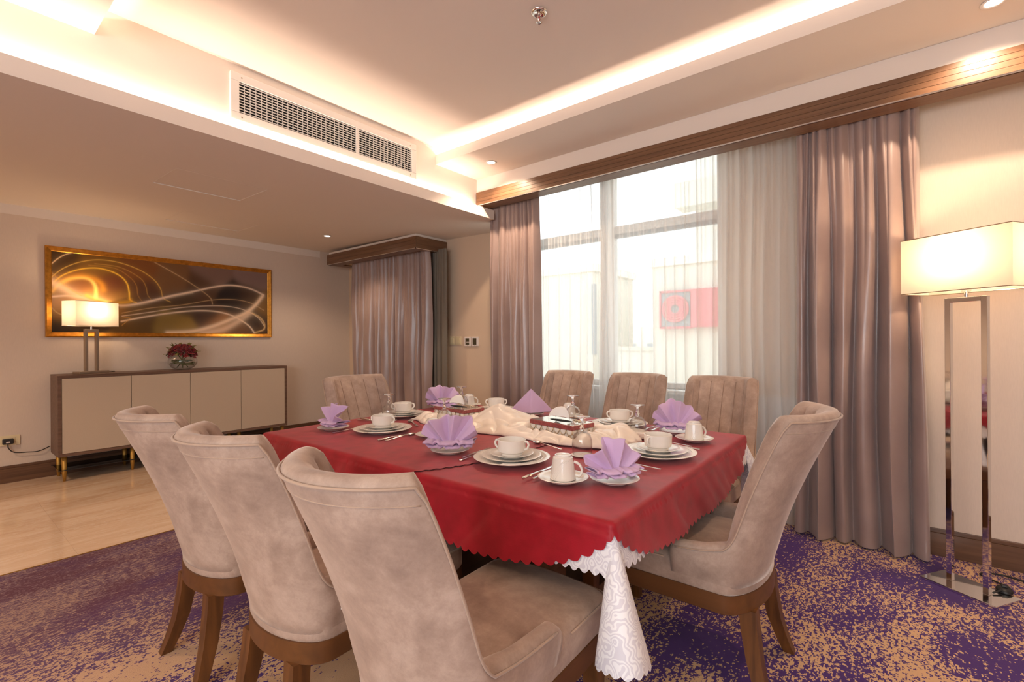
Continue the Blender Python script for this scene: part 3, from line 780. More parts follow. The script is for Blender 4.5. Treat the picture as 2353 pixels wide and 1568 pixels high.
    for s in (-1, 1):
        p = R(42); bx_, by_ = xc - (b - 0.03) * math.cos(p), s * (a - 0.03) * math.sin(p)
        pts = [(bx_, by_, 0.305), (bx_ - 0.006, by_ + s * 0.004, 0.24), (bx_ - 0.022, by_ + s * 0.014, 0.14), (bx_ - 0.045, by_ + s * 0.030, 0.06), (bx_ - 0.066, by_ + s * 0.045, 0.0)]
        rg = []
        for (x, y, z), w in zip(pts, (0.026, 0.0255, 0.023, 0.020, 0.0175)):
            rg.append([(x - w, y - w, z), (x + w, y - w, z), (x + w, y + w, z), (x - w, y + w, z)])
        MB().rings(rg).out('leg', 'legwood', t_, autos=True)
        fx, fy = sf - 0.065, s * (a - 0.045)
        rg = [[(fx - w, fy - w, z), (fx + w, fy - w, z), (fx + w, fy + w, z), (fx - w, fy + w, z)] for z, w in ((0.305, 0.026), (0.0, 0.017))]
        MB().rings(rg).out('leg', 'legwood', t_, autos=True)
    MB().box(-0.178, -a - 0.0012, 0.44, -0.160, -a + 0.004, 0.475).out('care_tag', 'tissue', t_)
    return t_
GS = 'side chairs along the table'
ch0 = make_chair('dining_chair', 'taupe velvet dining chair on the room side, closest to the sideboard', GS, 0.222, 0.05)
ch0.location = (0.915, 2.035, 0)
dup(ch0, (0.920, 1.450, 0), R(1), 'taupe velvet dining chair on the room side, middle of its row of three', GS)
dup(ch0, (0.930, 0.862, 0), R(1), 'taupe velvet dining chair on the room side, farthest from the sideboard', GS)
dup(ch0, (2.775, 1.95, 0), R(182), 'taupe channel-back dining chair on the window side, beside the narrow curtain', GS)
dup(ch0, (2.79, 1.405, 0), R(180), 'taupe channel-back dining chair on the window side, middle of its row of three', GS)
dup(ch0, (2.80, 0.845, 0), R(180), 'taupe channel-back dining chair on the window side, closest to the wide curtain', GS)
GE = 'wider chairs at the table ends'
ce = make_chair('dining_armchair', 'wide taupe velvet chair at the table end beside the floor lamp', GE, 0.262, 0.03, xf=-0.03)
ce.location = (1.885, 0.635, 0); ce.rotation_euler = (0, 0, R(90))
dup(ce, (1.905, 2.545, 0), R(-90), 'wide taupe channel-back chair at the table end towards the sideboard', GE)

# ================================================================== TABLE AND CLOTHS
TX0, TX1, TY0, TY1, TZ = 1.154, 2.60, 0.587, 2.60, 0.712
tb = thing('dining_table', 'rectangular wooden dining table hidden under red and white cloths', 'table', ((TX0 + TX1) / 2, (TY0 + TY1) / 2, 0))
hw, hl = (TX1 - TX0) / 2, (TY1 - TY0) / 2
MB().box(-hw, -hl, TZ - 0.035, hw, hl, TZ).out('tabletop', 'legwood', tb, bevel=0.006)
MB().box(-hw + 0.10, -hl + 0.10, TZ - 0.115, hw - 0.10, hl - 0.10, TZ - 0.036).out('apron', 'legwood', tb)
MB().box(-0.45, -0.62, 0.06, 0.45, 0.62, 0.16).out('plinth', 'walnut_x', tb)
for sx in (-1, 1):
    for sy in (-1, 1):
        x, y = sx * 0.34, sy * 0.55
        MB().rings([[(x - w, y - w, z), (x + w, y - w, z), (x + w, y + w, z), (x - w, y + w, z)] for z, w in ((TZ - 0.116, 0.045), (0.0, 0.04))]).out('leg', 'walnut_x', tb)

def drape_pt(p, q, lift, flare, seed):
    flare = 0.12; seed = 2.0
    cx_ = max(TX0, min(TX1, p)); cy_ = max(TY0, min(TY1, q))
    ex, ey = p - cx_, q - cy_; d = math.hypot(ex, ey)
    z = TZ + lift
    if d < 1e-6:
        return (p, q, z + 0.0012 * noise.noise((p * 6, q * 6, seed)))
    ux, uy = ex / d, ey / d
    rr = 0.006 + 1.4 * lift      # rounding over the edge
    if d < rr * PI / 2:
        an = d / rr; ox = rr * math.sin(an); dz = rr * (1 - math.cos(an))
    else:
        ox = rr + (d - rr * PI / 2) * flare; dz = rr + (d - rr * PI / 2) * math.sqrt(1 - flare * flare)
    corner = abs(ux * uy) * 2
    al = p * 1.0 + q * 1.0
    rip = (noise.noise((al * 4.5, seed * 3.1, 0.0)) * 0.030 + noise.noise((al * 11, seed, 5.0)) * 0.010) * min(1, dz / 0.12) * (1 - corner)
    rip = max(rip, -0.006) + 0.004 * (dz > 0.03)
    return (cx_ + ux * (ox + rip), cy_ + uy * (ox + rip), z - dz)
def scallop(t, n): return abs(math.sin(PI * t * n))
# white under-cloth (rectangle)
wx0, wx1, wy0, wy1 = TX0 - 0.135, TX1 + 0.135, TY0 - 0.125, TY1 + 0.125
def white_pt(u, v):
    p = wx0 + (wx1 - wx0) * u; q = wy0 + (wy1 - wy0) * v
    if u in (0, 1): p += (-1 if u == 0 else 1) * 0.014 * scallop(v, 76)
    if v in (0, 1): q += (-1 if v == 0 else 1) * 0.014 * scallop(u, 60)
    return drape_pt(p, q, 0.0005, 0.16, 2.0)
wc = MB().grid(421, 481, white_pt).out('under_tablecloth', 'damask', None, smooth=True)
tag(wc, 'white patterned damask cloth under the red cloths, with hanging scalloped corners', 'tablecloth')
def corner_drape(cx_, cy_, sx, sy, ln, seed):
    def fn(u, v):
        a = math.atan2(sy, sx) + (u - 0.5) * 4.4
        r_ = (0.006 + 0.064 * v ** 1.05) * (1 + 0.07 * v * math.cos(3.2 * (u - 0.5) * 4.4 + seed))
        L_ = ln * (1 - 0.05 * math.cos((u - 0.5) * 5)) + (0.010 * scallop(u, 10) if v == 1 else 0)
        return (cx_ + sx * (0.004 + 0.030 * v) + r_ * math.cos(a), cy_ + sy * (0.010 + 0.045 * v) + r_ * math.sin(a), TZ - 0.012 - L_ * v)
    MB().grid(101, 30, fn).out('corner_drape', 'damask', wc, smooth=True)
corner_drape(TX0 + 0.012, TY0 + 0.012, -1, -1, 0.335, 0.4)
corner_drape(TX1 - 0.012, TY0 + 0.012, 1, -1, 0.27, 1.3)
corner_drape(TX0 + 0.012, TY1 - 0.012, -1, 1, 0.30, 2.1)
corner_drape(TX1 - 0.012, TY1 - 0.012, 1, 1, 0.30, 3.0)
def oval_cloth(label, cx_, cy_, ra, rb, nexp, lift, seed, nsc):
    NA, NR = 930, 110
    v = [drape_pt(cx_, cy_, lift, 0.10, seed)]; f = []
    for j in range(1, NR + 1):
        tt = (j / NR) ** 0.7
        for i in range(NA):
            a = 2 * PI * i / NA; c, s = math.cos(a), math.sin(a)
            r = (abs(c / ra) ** nexp + abs(s / rb) ** nexp) ** (-1 / nexp)
            if j == NR: r += 0.012 * scallop(i / NA, nsc)
            v.append(drape_pt(cx_ + c * r * tt, cy_ + s * r * tt, lift, 0.10, seed))
    for i in range(NA): f.append((0, 1 + i, 1 + (i + 1) % NA))
    for j in range(NR - 1):
        for i in range(NA):
            k = (i + 1) % NA; f.append((1 + j * NA + i, 1 + (j + 1) * NA + i, 1 + (j + 1) * NA + k, 1 + j * NA + k))
    o = MB().add(v, f).out('red_tablecloth', 'redcloth', None, smooth=True)
    return tag(o, label, 'tablecloth', 'red scalloped overlay cloths')
oval_cloth('crimson scalloped overlay cloth on the table end by the floor lamp, lower layer', 1.86, 1.36, 0.91, 0.95, 3.6, 0.0055, 4.0, 155)
oval_cloth('crimson scalloped overlay cloth on the table end towards the sideboard, upper layer', 1.86, 1.995, 0.91, 0.745, 3.2, 0.0105, 9.0, 155)
TT = TZ + 0.0128    # height things stand at on the cloths

# ================================================================== TABLEWARE
def plate(mb, R_, h, foot, rim=0.0):
    """coupe plate profile, closed"""
    t = 0.0035
    prof = [(0.0001, 0.003), (foot - 0.004, 0.003), (foot - 0.002, 0.0), (foot + 0.002, 0.0), (foot + 0.006, 0.004), (R_ * 0.82, h * 0.62), (R_ - 0.002, h - 0.002), (R_, h), (R_ - 0.003, h + 0.001), (R_ * 0.80, h * 0.62 + t), (foot + 0.004, 0.004 + t), (0.0001, 0.0035 + t)]
    return mb.lathe(prof, 56)
def simple(name, mb, mat, label, cat, group, loc, rz=0):
    o = mb.out(name, mat, None, autos=True); o.location = loc; o.rotation_euler = (0, 0, rz)
    return tag(o, label, cat, group)
proto = {}
def place_mesh(key, builder, name, mat, label, cat, group, loc, rz=0):
    if key not in proto:
        o = builder().out(name, mat, None, autos=True); proto[key] = o
    else:
        o = proto[key].copy(); C.objects.link(o)
    o.location = loc; o.rotation_euler = (0, 0, rz)
    return tag(o, label, cat, group)
def b_charger():
    mb = plate(MB(), 0.152, 0.020, 0.085)
    for k in range(3):      # raised swirl ribs on the rim
        pts = [((0.104 + 0.014 * k + 0.006 * t) * math.cos(R(-70 + 130 * t)), (0.104 + 0.014 * k + 0.006 * t) * math.sin(R(-70 + 130 * t)), 0.0145 + 0.0015 * k) for t in [i / 20 for i in range(21)]]
        mb.tube(pts, 0.0018, 5)
    return mb
def b_mid(): return plate(MB(), 0.118, 0.018, 0.066)
def b_saucer(): return plate(MB(), 0.086, 0.017, 0.045)
def b_side(): return plate(MB(), 0.083, 0.016, 0.046)
def cup_prof(r, h):
    t = 0.0035
    return [(0.0001, 0.004), (r * 0.66, 0.004), (r * 0.68, 0.0), (r * 0.74, 0.0), (r * 0.76, 0.008), (r * 0.93, h * 0.24), (r * 0.985, h * 0.42), (r, h - 0.001), (r - 0.0015, h), (r - t, h - 0.001), (r * 0.985 - t, h * 0.42), (r * 0.92 - t, h * 0.27), (r * 0.66, 0.011), (0.0001, 0.009)]
def cup_handle(mb, r, h, s):
    pts = catmull([(s * (r * 0.97), 0, h * 0.86), (s * (r + 0.008), 0, h * 0.88), (s * (r + 0.0145), 0, h * 0.70), (s * (r + 0.009), 0, h * 0.46), (s * (r * 0.93), 0, h * 0.36)], 5)
    return mb.tube(pts, 0.0045, 8)
def make_cup():
    t_ = thing('soup_cup', 'x', 'cup')
    r, h = 0.056, 0.062
    MB().lathe(cup_prof(r, h), 48).out('bowl', 'porcelain', t_, autos=True)
    for s in (-1, 1): cup_handle(MB(), r, h, s).out('handle', 'porcelain', t_, smooth=True)
    return t_
def make_mug():
    """coffee cup turned upside down on its saucer"""
    t_ = thing('coffee_cup', 'x', 'cup')
    prof = [(0.042, 0.0), (0.0435, 0.001), (0.041, 0.020), (0.0375, 0.050), (0.034, 0.068), (0.0335, 0.072), (0.0275, 0.075), (0.027, 0.081), (0.024, 0.081), (0.023, 0.077), (0.0001, 0.077)]
    inner = [(0.0001, 0.070), (0.030, 0.066), (0.036, 0.030), (0.040, 0.0)]
    mb = MB().lathe(prof, 48).lathe(inner, 48)
    mb.out('body', 'porcelain', t_, autos=True)
    rb = MB()
    for k in range(4):
        pts = []
        for i in range(15):
            t = i / 14; z = 0.066 - 0.060 * t; rr = 0.0345 + (0.0432 - 0.0345) * (1 - z / 0.068) ** 1.0
            a = R(100 + 9 * k - 70 * t ** 0.7); pts.append((rr * math.cos(a), rr * math.sin(a), z))
        rb.tube(pts, 0.0011, 5)
        rb.tube([(-x, -y, z) for x, y, z in pts], 0.0011, 5)
    rb.out('swirl_rib', 'porcelain', t_, smooth=True)
    MB().tube(catmull([(0.037, 0, 0.058), (0.054, 0, 0.050), (0.064, 0, 0.030), (0.056, 0, 0.012), (0.041, 0, 0.014)], 5), 0.0045, 8).out('handle', 'porcelain', t_, smooth=True)
    return t_
def make_goblet():
    """stemmed water glass standing upside down"""
    t_ = thing('water_goblet', 'x', 'glass')
    o_ = [(0.0395, 0.0), (0.0415, 0.020), (0.0425, 0.045), (0.0405, 0.066), (0.033, 0.084), (0.020, 0.095), (0.009, 0.101)]
    i_ = [(0.0380, 0.0), (0.0400, 0.020), (0.0410, 0.045), (0.0390, 0.065), (0.0315, 0.0825), (0.018, 0.092), (0.0001, 0.0965)]
    MB().lathe(o_, 48).lathe(i_, 48).out('bowl', 'goblet', t_, smooth=True)
    MB().tube([(0.0388 * math.cos(2 * PI * k / 48), 0.0388 * math.sin(2 * PI * k / 48), 0.0009) for k in range(48)], 0.0009, 6, closed=True).out('rim', 'goblet', t_, smooth=True)
    st = [(0.0001, 0.097), (0.011, 0.1005), (0.0085, 0.105), (0.0115, 0.110), (0.0085, 0.115), (0.007, 0.122), (0.0065, 0.138), (0.009, 0.146), (0.020, 0.151), (0.034, 0.154), (0.0355, 0.1555), (0.034, 0.157), (0.0001, 0.1565)]
    MB().lathe(st, 40).out('stem', 'stemglass', t_, smooth=True)
    return t_
def b_knife():
    mb = MB(); rg = []
    for x, w, h in ((-0.115, 0.004, 0.002), (-0.112, 0.0062, 0.0042), (-0.06, 0.0058, 0.0042), (-0.01, 0.005, 0.0034), (0.0, 0.0055, 0.0020), (0.01, 0.0078, 0.0011), (0.08, 0.0082, 0.0009), (0.105, 0.005, 0.0008), (0.112, 0.0015, 0.0006)):
        rg.append([(x, w * math.cos(2 * PI * k / 10), 0.0045 + h * math.sin(2 * PI * k / 10)) for k in range(10)])
    return mb.rings(rg)
def b_spoon():
    mb = MB(); rg = []
    for x, w, z in ((-0.10, 0.004, 0.003), (-0.097, 0.0068, 0.003), (-0.06, 0.0052, 0.004), (0.0, 0.0032, 0.006), (0.035, 0.003, 0.0075), (0.045, 0.0036, 0.0065)):
        rg.append([(x, w * math.cos(2 * PI * k / 8), z + 0.0016 * math.sin(2 * PI * k / 8)) for k in range(8)])
    mb.rings(rg)
    def bowl(u, v):
        a = 2 * PI * u; rx, ry = 0.0265 * v, 0.0175 * v * (1 + 0.12 * math.cos(a))
        return (0.068 + rx * math.cos(a), ry * math.sin(a), 0.0012 + 0.0065 * v * v)
    mb.grid(24, 6, bowl, wrap=True)
    mb.grid(24, 6, lambda u, v: tuple(a + b for a, b in zip(bowl(u, v), (0, 0, -0.0009))), wrap=True)
    return mb
def b_fork():
    mb = MB(); rg = []
    for x, w, z in ((-0.10, 0.004, 0.003), (-0.097, 0.0068, 0.003), (-0.06, 0.0052, 0.004), (0.0, 0.0034, 0.006), (0.03, 0.004, 0.007), (0.042, 0.009, 0.005), (0.055, 0.0105, 0.0035)):
        rg.append([(x, w * math.cos(2 * PI * k / 8), z + 0.0014 * math.sin(2 * PI * k / 8)) for k in range(8)])
    mb.rings(rg)
    for k in range(4):
        y = -0.0087 + 0.0058 * k
        mb.tube([(0.053, y, 0.0035), (0.07, y, 0.003), (0.085, y * 0.97, 0.0045), (0.095, y * 0.95, 0.007)], [0.0016, 0.0015, 0.0013, 0.0007], 6)
    return mb
def make_fan(seed, spanL=66, spanR=66):
    """lilac napkin folded into a standing pleated fan"""
    t_ = thing('folded_napkin', 'x', 'napkin')
    rnd = random.Random(seed); npl = 3
    amp = [rnd.uniform(0.7, 1.25) for _ in range(npl * 2 + 3)]
    def fan(u, v):
        th = R(-spanL + (spanL + spanR) * u); k = u * npl * 2
        i = int(k); fr_ = k - i; sgn = 1 if i % 2 == 0 else -1
        d = sgn * (1 - abs(2 * fr_ - 1)) ** 0.85 * amp[i]
        rr = (0.146 + 0.008 * math.sin(u * 9 + seed) - 0.010 * (1 - abs(math.sin(PI * fr_)))) * v ** 0.9
        dep = 0.044 * d * v ** 1.05
        bend = 0.020 * v * v
        return (rr * math.sin(th) * 0.98 + 0.004 * d * v, dep + bend - 0.012, 0.012 + max(-0.004, rr * math.cos(th)))
    MB().grid(161, 18, fan).out('fan', 'lilac', t_, smooth=True, solid=0.0032)
    def base(k, w, dpt, zz, ph):
        def fn(u, v):
            x = -w + 2 * w * u; a = PI * (v - 0.5) * 1.9
            wv = 0.010 * math.sin(u * 17 + ph) + 0.006 * math.sin(u * 31 + ph * 2)
            return (x * (1 - 0.10 * abs(math.sin(a))), -0.010 + dpt * math.cos(a) * -1 + 0.012 + wv * 0.8 - 0.02 * (1 - (2 * u - 1) ** 2), zz + 0.007 * math.sin(a) + 0.005 * (2 * u - 1) ** 2 + abs(wv) * 0.5)
        return MB().grid(61, 12, fn)
    base(0, 0.104, 0.040, 0.020, seed).out('base_fold', 'lilac', t_, smooth=True, solid=0.003)
    base(1, 0.112, 0.046, 0.036, seed + 2).out('base_fold', 'lilac', t_, smooth=True, solid=0.003)
    return t_
def make_tent():
    """lilac napkin folded into a standing pyramid"""
    t_ = thing('folded_napkin', 'x', 'napkin')
    def fn(u, v):
        # u across, v from apex (0) to base (1)
        w = 0.140 * v; x = -w + 2 * w * u
        crease = 1 - abs(2 * u - 1)
        dep = 0.080 * v * crease ** 0.9 - 0.035 * v
        sag = 0.010 * math.sin(PI * v) * math.sin(2 * PI * u)
        return (x, -dep + sag * 0.5, 0.148 * (1 - v) ** 0.95 + 0.003)
    MB().grid(49, 24, fn).out('front_face', 'lilac', t_, smooth=True, solid=0.0035)
    def fb(u, v):
        w = 0.138 * v; x = -w + 2 * w * u
        return (x, 0.036 * v + 0.02 * v * (1 - abs(2 * u - 1)), 0.147 * (1 - v) ** 0.95 + 0.003)
    MB().grid(33, 20, fb).out('back_face', 'lilac', t_, smooth=True, solid=0.0035)
    return t_
tree_proto = {}
def place(key, maker, label, group, loc, rz):
    if key not in tree_proto:
        o = maker(); tree_proto[key] = o; o.location = loc; o.rotation_euler = (0, 0, rz); o['label'] = label; o['group'] = group; return o
    return dup(tree_proto[key], loc, rz, label, group)
COAST = [0]
def coaster(label, p, rz):
    r_ = thing('paper_coaster', label, 'coaster', p, rz, 'round paper coasters')
    v = [(0, 0, 0.0012)]; n = 96
    for k in range(n):
        a = 2 * PI * k / n; rr = 0.0455 + 0.0009 * math.cos(k * PI)
        v.append((rr * math.cos(a), rr * math.sin(a), 0.0012))
    f = [(0, 1 + k, 1 + (k + 1) % n) for k in range(n)]
    w = [(x, y, 0.0) for x, y, z in v[1:]]; b0 = len(v); v += w
    f += [(1 + k, b0 + k, b0 + (k + 1) % n, 1 + (k + 1) % n) for k in range(n)]
    MB().add(v, f).out('disc', 'tissue', r_)
    mb = MB(); z = 0.0014
    for k in range(8):
        x = -0.024 + 0.0062 * k
        mb.add([(x, -0.012, z), (x + 0.001, -0.012, z), (x + 0.001, -0.006, z), (x, -0.006, z)], [(0, 1, 2, 3)])
        if k % 2: mb.add([(x, -0.007, z), (x + 0.0035, -0.007, z), (x + 0.0035, -0.006, z), (x, -0.006, z)], [(0, 1, 2, 3)])
        else: mb.add([(x, -0.012, z), (x + 0.0035, -0.012, z), (x + 0.0035, -0.011, z), (x, -0.011, z)], [(0, 1, 2, 3)])
    mb.add([(-0.007, 0.006, z), (0.007, 0.006, z), (0.009, 0.013, z), (0.0035, 0.010, z), (0.0, 0.015, z), (-0.0035, 0.010, z), (-0.009, 0.013, z)], [(0, 1, 2, 3, 4, 5, 6)])
    mb.out('printed_mark', 'redplastic', r_)
    return r_
def V3(p, z=None): return Vector((p[0], p[1], TT if z is None else z))
GP = 'white crockery and glasses of the table settings'
def setting(desc, plate_xy, face, nap_xy, nap_kind, nap_rz, mug_xy, mug_rz, glass_xy, cup_rz, knives, forks, spoon, seed):
    """face = direction the diner looks (radians)"""
    x, y = plate_xy
    place_mesh('charger', b_charger, 'dinner_plate', 'porcelain', 'large white dinner plate under the stack, ' + desc, 'plate', GP, (x, y, TT), face - R(90))
    place_mesh('mid', b_mid, 'salad_plate', 'porcelain', 'medium white plate in the stack, ' + desc, 'plate', GP, (x, y, TT + 0.0085), face)
    place_mesh('saucer', b_saucer, 'saucer', 'porcelain', 'small white saucer under the soup cup, ' + desc, 'saucer', GP, (x, y, TT + 0.0165), face)
    place('cup', make_cup, 'white two-handled soup cup on stacked plates, ' + desc, GP, (x, y, TT + 0.0245), cup_rz)
    nx, ny = nap_xy
    place_mesh('side', b_side, 'side_plate', 'porcelain', 'small white side plate under the lilac napkin, ' + desc, 'plate', GP, (nx, ny, TT), 0)
    if nap_kind == 'fan': n_ = make_fan(seed)
    else: n_ = make_tent()
    n_.location = (nx, ny, TT + (0.008 if nap_kind == 'fan' else 0.017)); n_.rotation_euler = (0, 0, nap_rz)
    if nap_kind == 'fan' and seed in (3, 2): n_.scale = (0.86, 0.86, 0.86)
    n_['label'] = ('lilac cloth napkin folded into a pleated fan, ' if nap_kind == 'fan' else 'lilac cloth napkin folded into a pyramid, ') + desc
    n_['group'] = 'folded lilac napkins'
    if mug_xy:
        place_mesh('saucer', b_saucer, 'saucer', 'porcelain', 'small white saucer under the upturned coffee cup, ' + desc, 'saucer', GP, (mug_xy[0], mug_xy[1], TT), mug_rz)
        place('mug', make_mug, 'white ribbed coffee cup upside down on saucer, ' + desc, GP, (mug_xy[0], mug_xy[1], TT + 0.0085), mug_rz)
    if glass_xy:
        coaster('round white paper coaster under the goblet, ' + desc, V3(glass_xy), face - R(90))
        place('goblet', make_goblet, 'clear stemmed goblet standing upside down, ' + desc, GP, V3(glass_xy, TT + 0.0016), 0)
    GC = 'stainless cutlery of the table settings'
    for k, (kx, ky, rz) in enumerate(knives):
        place_mesh('knife' if k == 0 else 'spoonb', b_knife if k == 0 else b_spoon, 'table_knife' if k == 0 else 'table_spoon', 'steel', ('stainless table knife, ' if k == 0 else 'stainless table spoon beside the knife, ') + desc, 'cutlery', GC, (kx, ky, TT), rz)
    for k, (kx, ky, rz) in enumerate(forks):
        place_mesh('fork', b_fork, 'table_fork', 'steel', ('stainless fork next to the plates, ' if k == 0 else 'stainless fork farther from the plates, ') + desc, 'cutlery', GC, (kx, ky, TT), rz)
    if spoon:
        place_mesh('spoonb' if 'spoonb' in proto else 'spoonb', b_spoon, 'dessert_spoon', 'steel', 'stainless dessert spoon laid above the plates, ' + desc, 'cutlery', GC, (spoon[0], spoon[1], TT), spoon[2])
F0, F90, F180, F270 = 0.0, R(90), R(180), R(-90)
setting('room side towards floor lamp', (1.468, 1.180), F0, (1.418, 1.478), 'fan', R(-55), (1.361, 0.872), R(-62), (1.722, 1.008), R(-72),
        [(1.403, 0.994, R(2)), (1.41, 0.966, R(2))], [(1.436, 1.346, R(3)), (1.475, 1.374, R(4))], (1.768, 1.216, R(75)), 1)
setting('room side towards sideboard', (1.537, 2.112), F0, (1.405, 2.372), 'fan', R(-96), (1.600, 1.790), R(-75), (1.815, 1.935), R(-70),
        [(1.483, 1.930, R(4)), (1.49, 1.901, R(4))], [(1.44, 2.279, R(3))], (1.782, 2.16, R(64)), 2)
setting('lamp end of table', (1.907, 0.757), F90, (1.459, 0.731), 'fan', R(-30), (2.278, 0.729), R(-35), (2.205, 0.978), R(-14),
        [(2.102, 0.758, R(83)), (2.150, 0.790, R(82))], [(1.695, 0.760, R(88)), (1.645, 0.790, R(86))], None, 3)
setting('window side towards wide curtain', (2.435, 1.185), F180, (2.410, 0.862), 'fan', R(-70), (2.500, 1.555), R(-50), (2.352, 1.437), R(-51),
        [(2.45, 1.350, R(180)), (2.45, 1.378, R(180))], [(2.44, 1.018, R(180)), (2.46, 0.980, R(178))], None, 4)
setting('window side towards narrow curtain', (2.430, 2.085), F180, (2.440, 1.800), 'tent', R(-55), (2.50, 2.405), R(-50), (2.365, 2.345), R(-51),
        [(2.45, 2.250, R(180)), (2.45, 2.278, R(180))], [(2.44, 1.918, R(180))], None, 5)
setting('sideboard end of table', (1.925, 2.435), F270, (2.325, 2.500), 'fan', R(-48), None, 0, (1.775, 2.375), R(-40),
        [(1.700, 2.445, R(-90)), (1.672, 2.445, R(-90))], [(2.10, 2.445, R(-90))], None, 6)

# ------------------------------------------------------------------ crumpled satin runner
BOX1, BOX2 = ((2.015, 1.300), R(79)), ((2.075, 2.085), R(84))
OBST = []
for o_ in list(C.objects):
    k_ = o_.name.split('.')[0]
    if k_ in ('dinner_plate', 'water_goblet', 'side_plate', 'saucer'): OBST.append((o_.location.x, o_.location.y, {'dinner_plate': 0.160, 'water_goblet': 0.055, 'side_plate': 0.090, 'saucer': 0.09}[k_]))
def in_box(x, y, b, l, w):
    dx, dy = x - b[0][0], y - b[0][1]; c, s = math.cos(b[1]), math.sin(b[1])
    u, v = dx * c + dy * s, -dx * s + dy * c
    return max(0.0, max(abs(u) - l, abs(v) - w))
def runner(u, v):
    y = 0.925 + (2.315 - 0.925) * v; cxr = 2.055 + 0.02 * math.sin(v * 7)
    w = 0.245 + 0.035 * noise.noise((v * 6, 2.2, 0)) + 0.018 * noise.noise((v * 21, 4.2, 0)) - 0.05 * max(0, v - 0.8) / 0.2 - 0.07 * max(0, 0.10 - v) / 0.1
    x = cxr + (2 * u - 1) * w
    y += 0.03 * noise.noise((u * 7, 9.1, v * 3)) * (abs(2 * v - 1) ** 3)
    e = min(1, 6.5 * min(u, 1 - u)) * min(1, 14 * min(v, 1 - v)); e = e ** 0.5
    q = Vector((x * 5.2, y * 5.2, 0)); q2 = q + Vector((noise.noise(q * 1.3) * 1.4, noise.noise(q * 1.3 + Vector((7, 3, 1))) * 1.4, 0))
    ph = 3.1 * q2.x * math.cos(1.2 * noise.noise(q * 0.35)) + 4.4 * q2.y * 0.55 + 3.0 * noise.noise(q * 0.5 + Vector((5, 5, 0)))
    roll = abs(math.sin(ph * 0.62)) ** 0.62; roll2 = abs(math.sin(2.9 * q2.x - 2.6 * q2.y + 2.6 * noise.noise(q * 0.9))) ** 0.6
    h = 0.006 + 0.026 * roll * (0.6 + 0.6 * noise.noise(q * 0.45)) + 0.019 * roll2 + 0.012 * noise.noise(q * 0.7)
    d2 = ((x - 2.06) / 0.085) ** 2 + ((y - 1.735) / 0.11) ** 2
    h += 0.088 * math.exp(-d2) ** 0.75
    d3 = ((x - 2.15) / 0.10) ** 2 + ((y - 1.02) / 0.08) ** 2; h += 0.030 * math.exp(-d3)
    h = max(0.004, h) * e + 0.002
    for b in (BOX1, BOX2):
        k = sm(in_box(x, y, b, 0.152, 0.085) / 0.045); h = h * k + 0.006 * (1 - k)
    for ox, oy, orr in OBST:
        dd = math.hypot(x - ox, y - oy)
        if dd < orr: x, y = ox + (x - ox) / max(dd, 1e-5) * orr, oy + (y - oy) / max(dd, 1e-5) * orr
    return (x, y, TT + h)
rn = MB().grid(110, 260, runner).out('satin_runner', 'cream_satin', None, smooth=True, solid=0.002)
tag(rn, 'crumpled cream satin cloth heaped along the middle of the table', 'cloth')

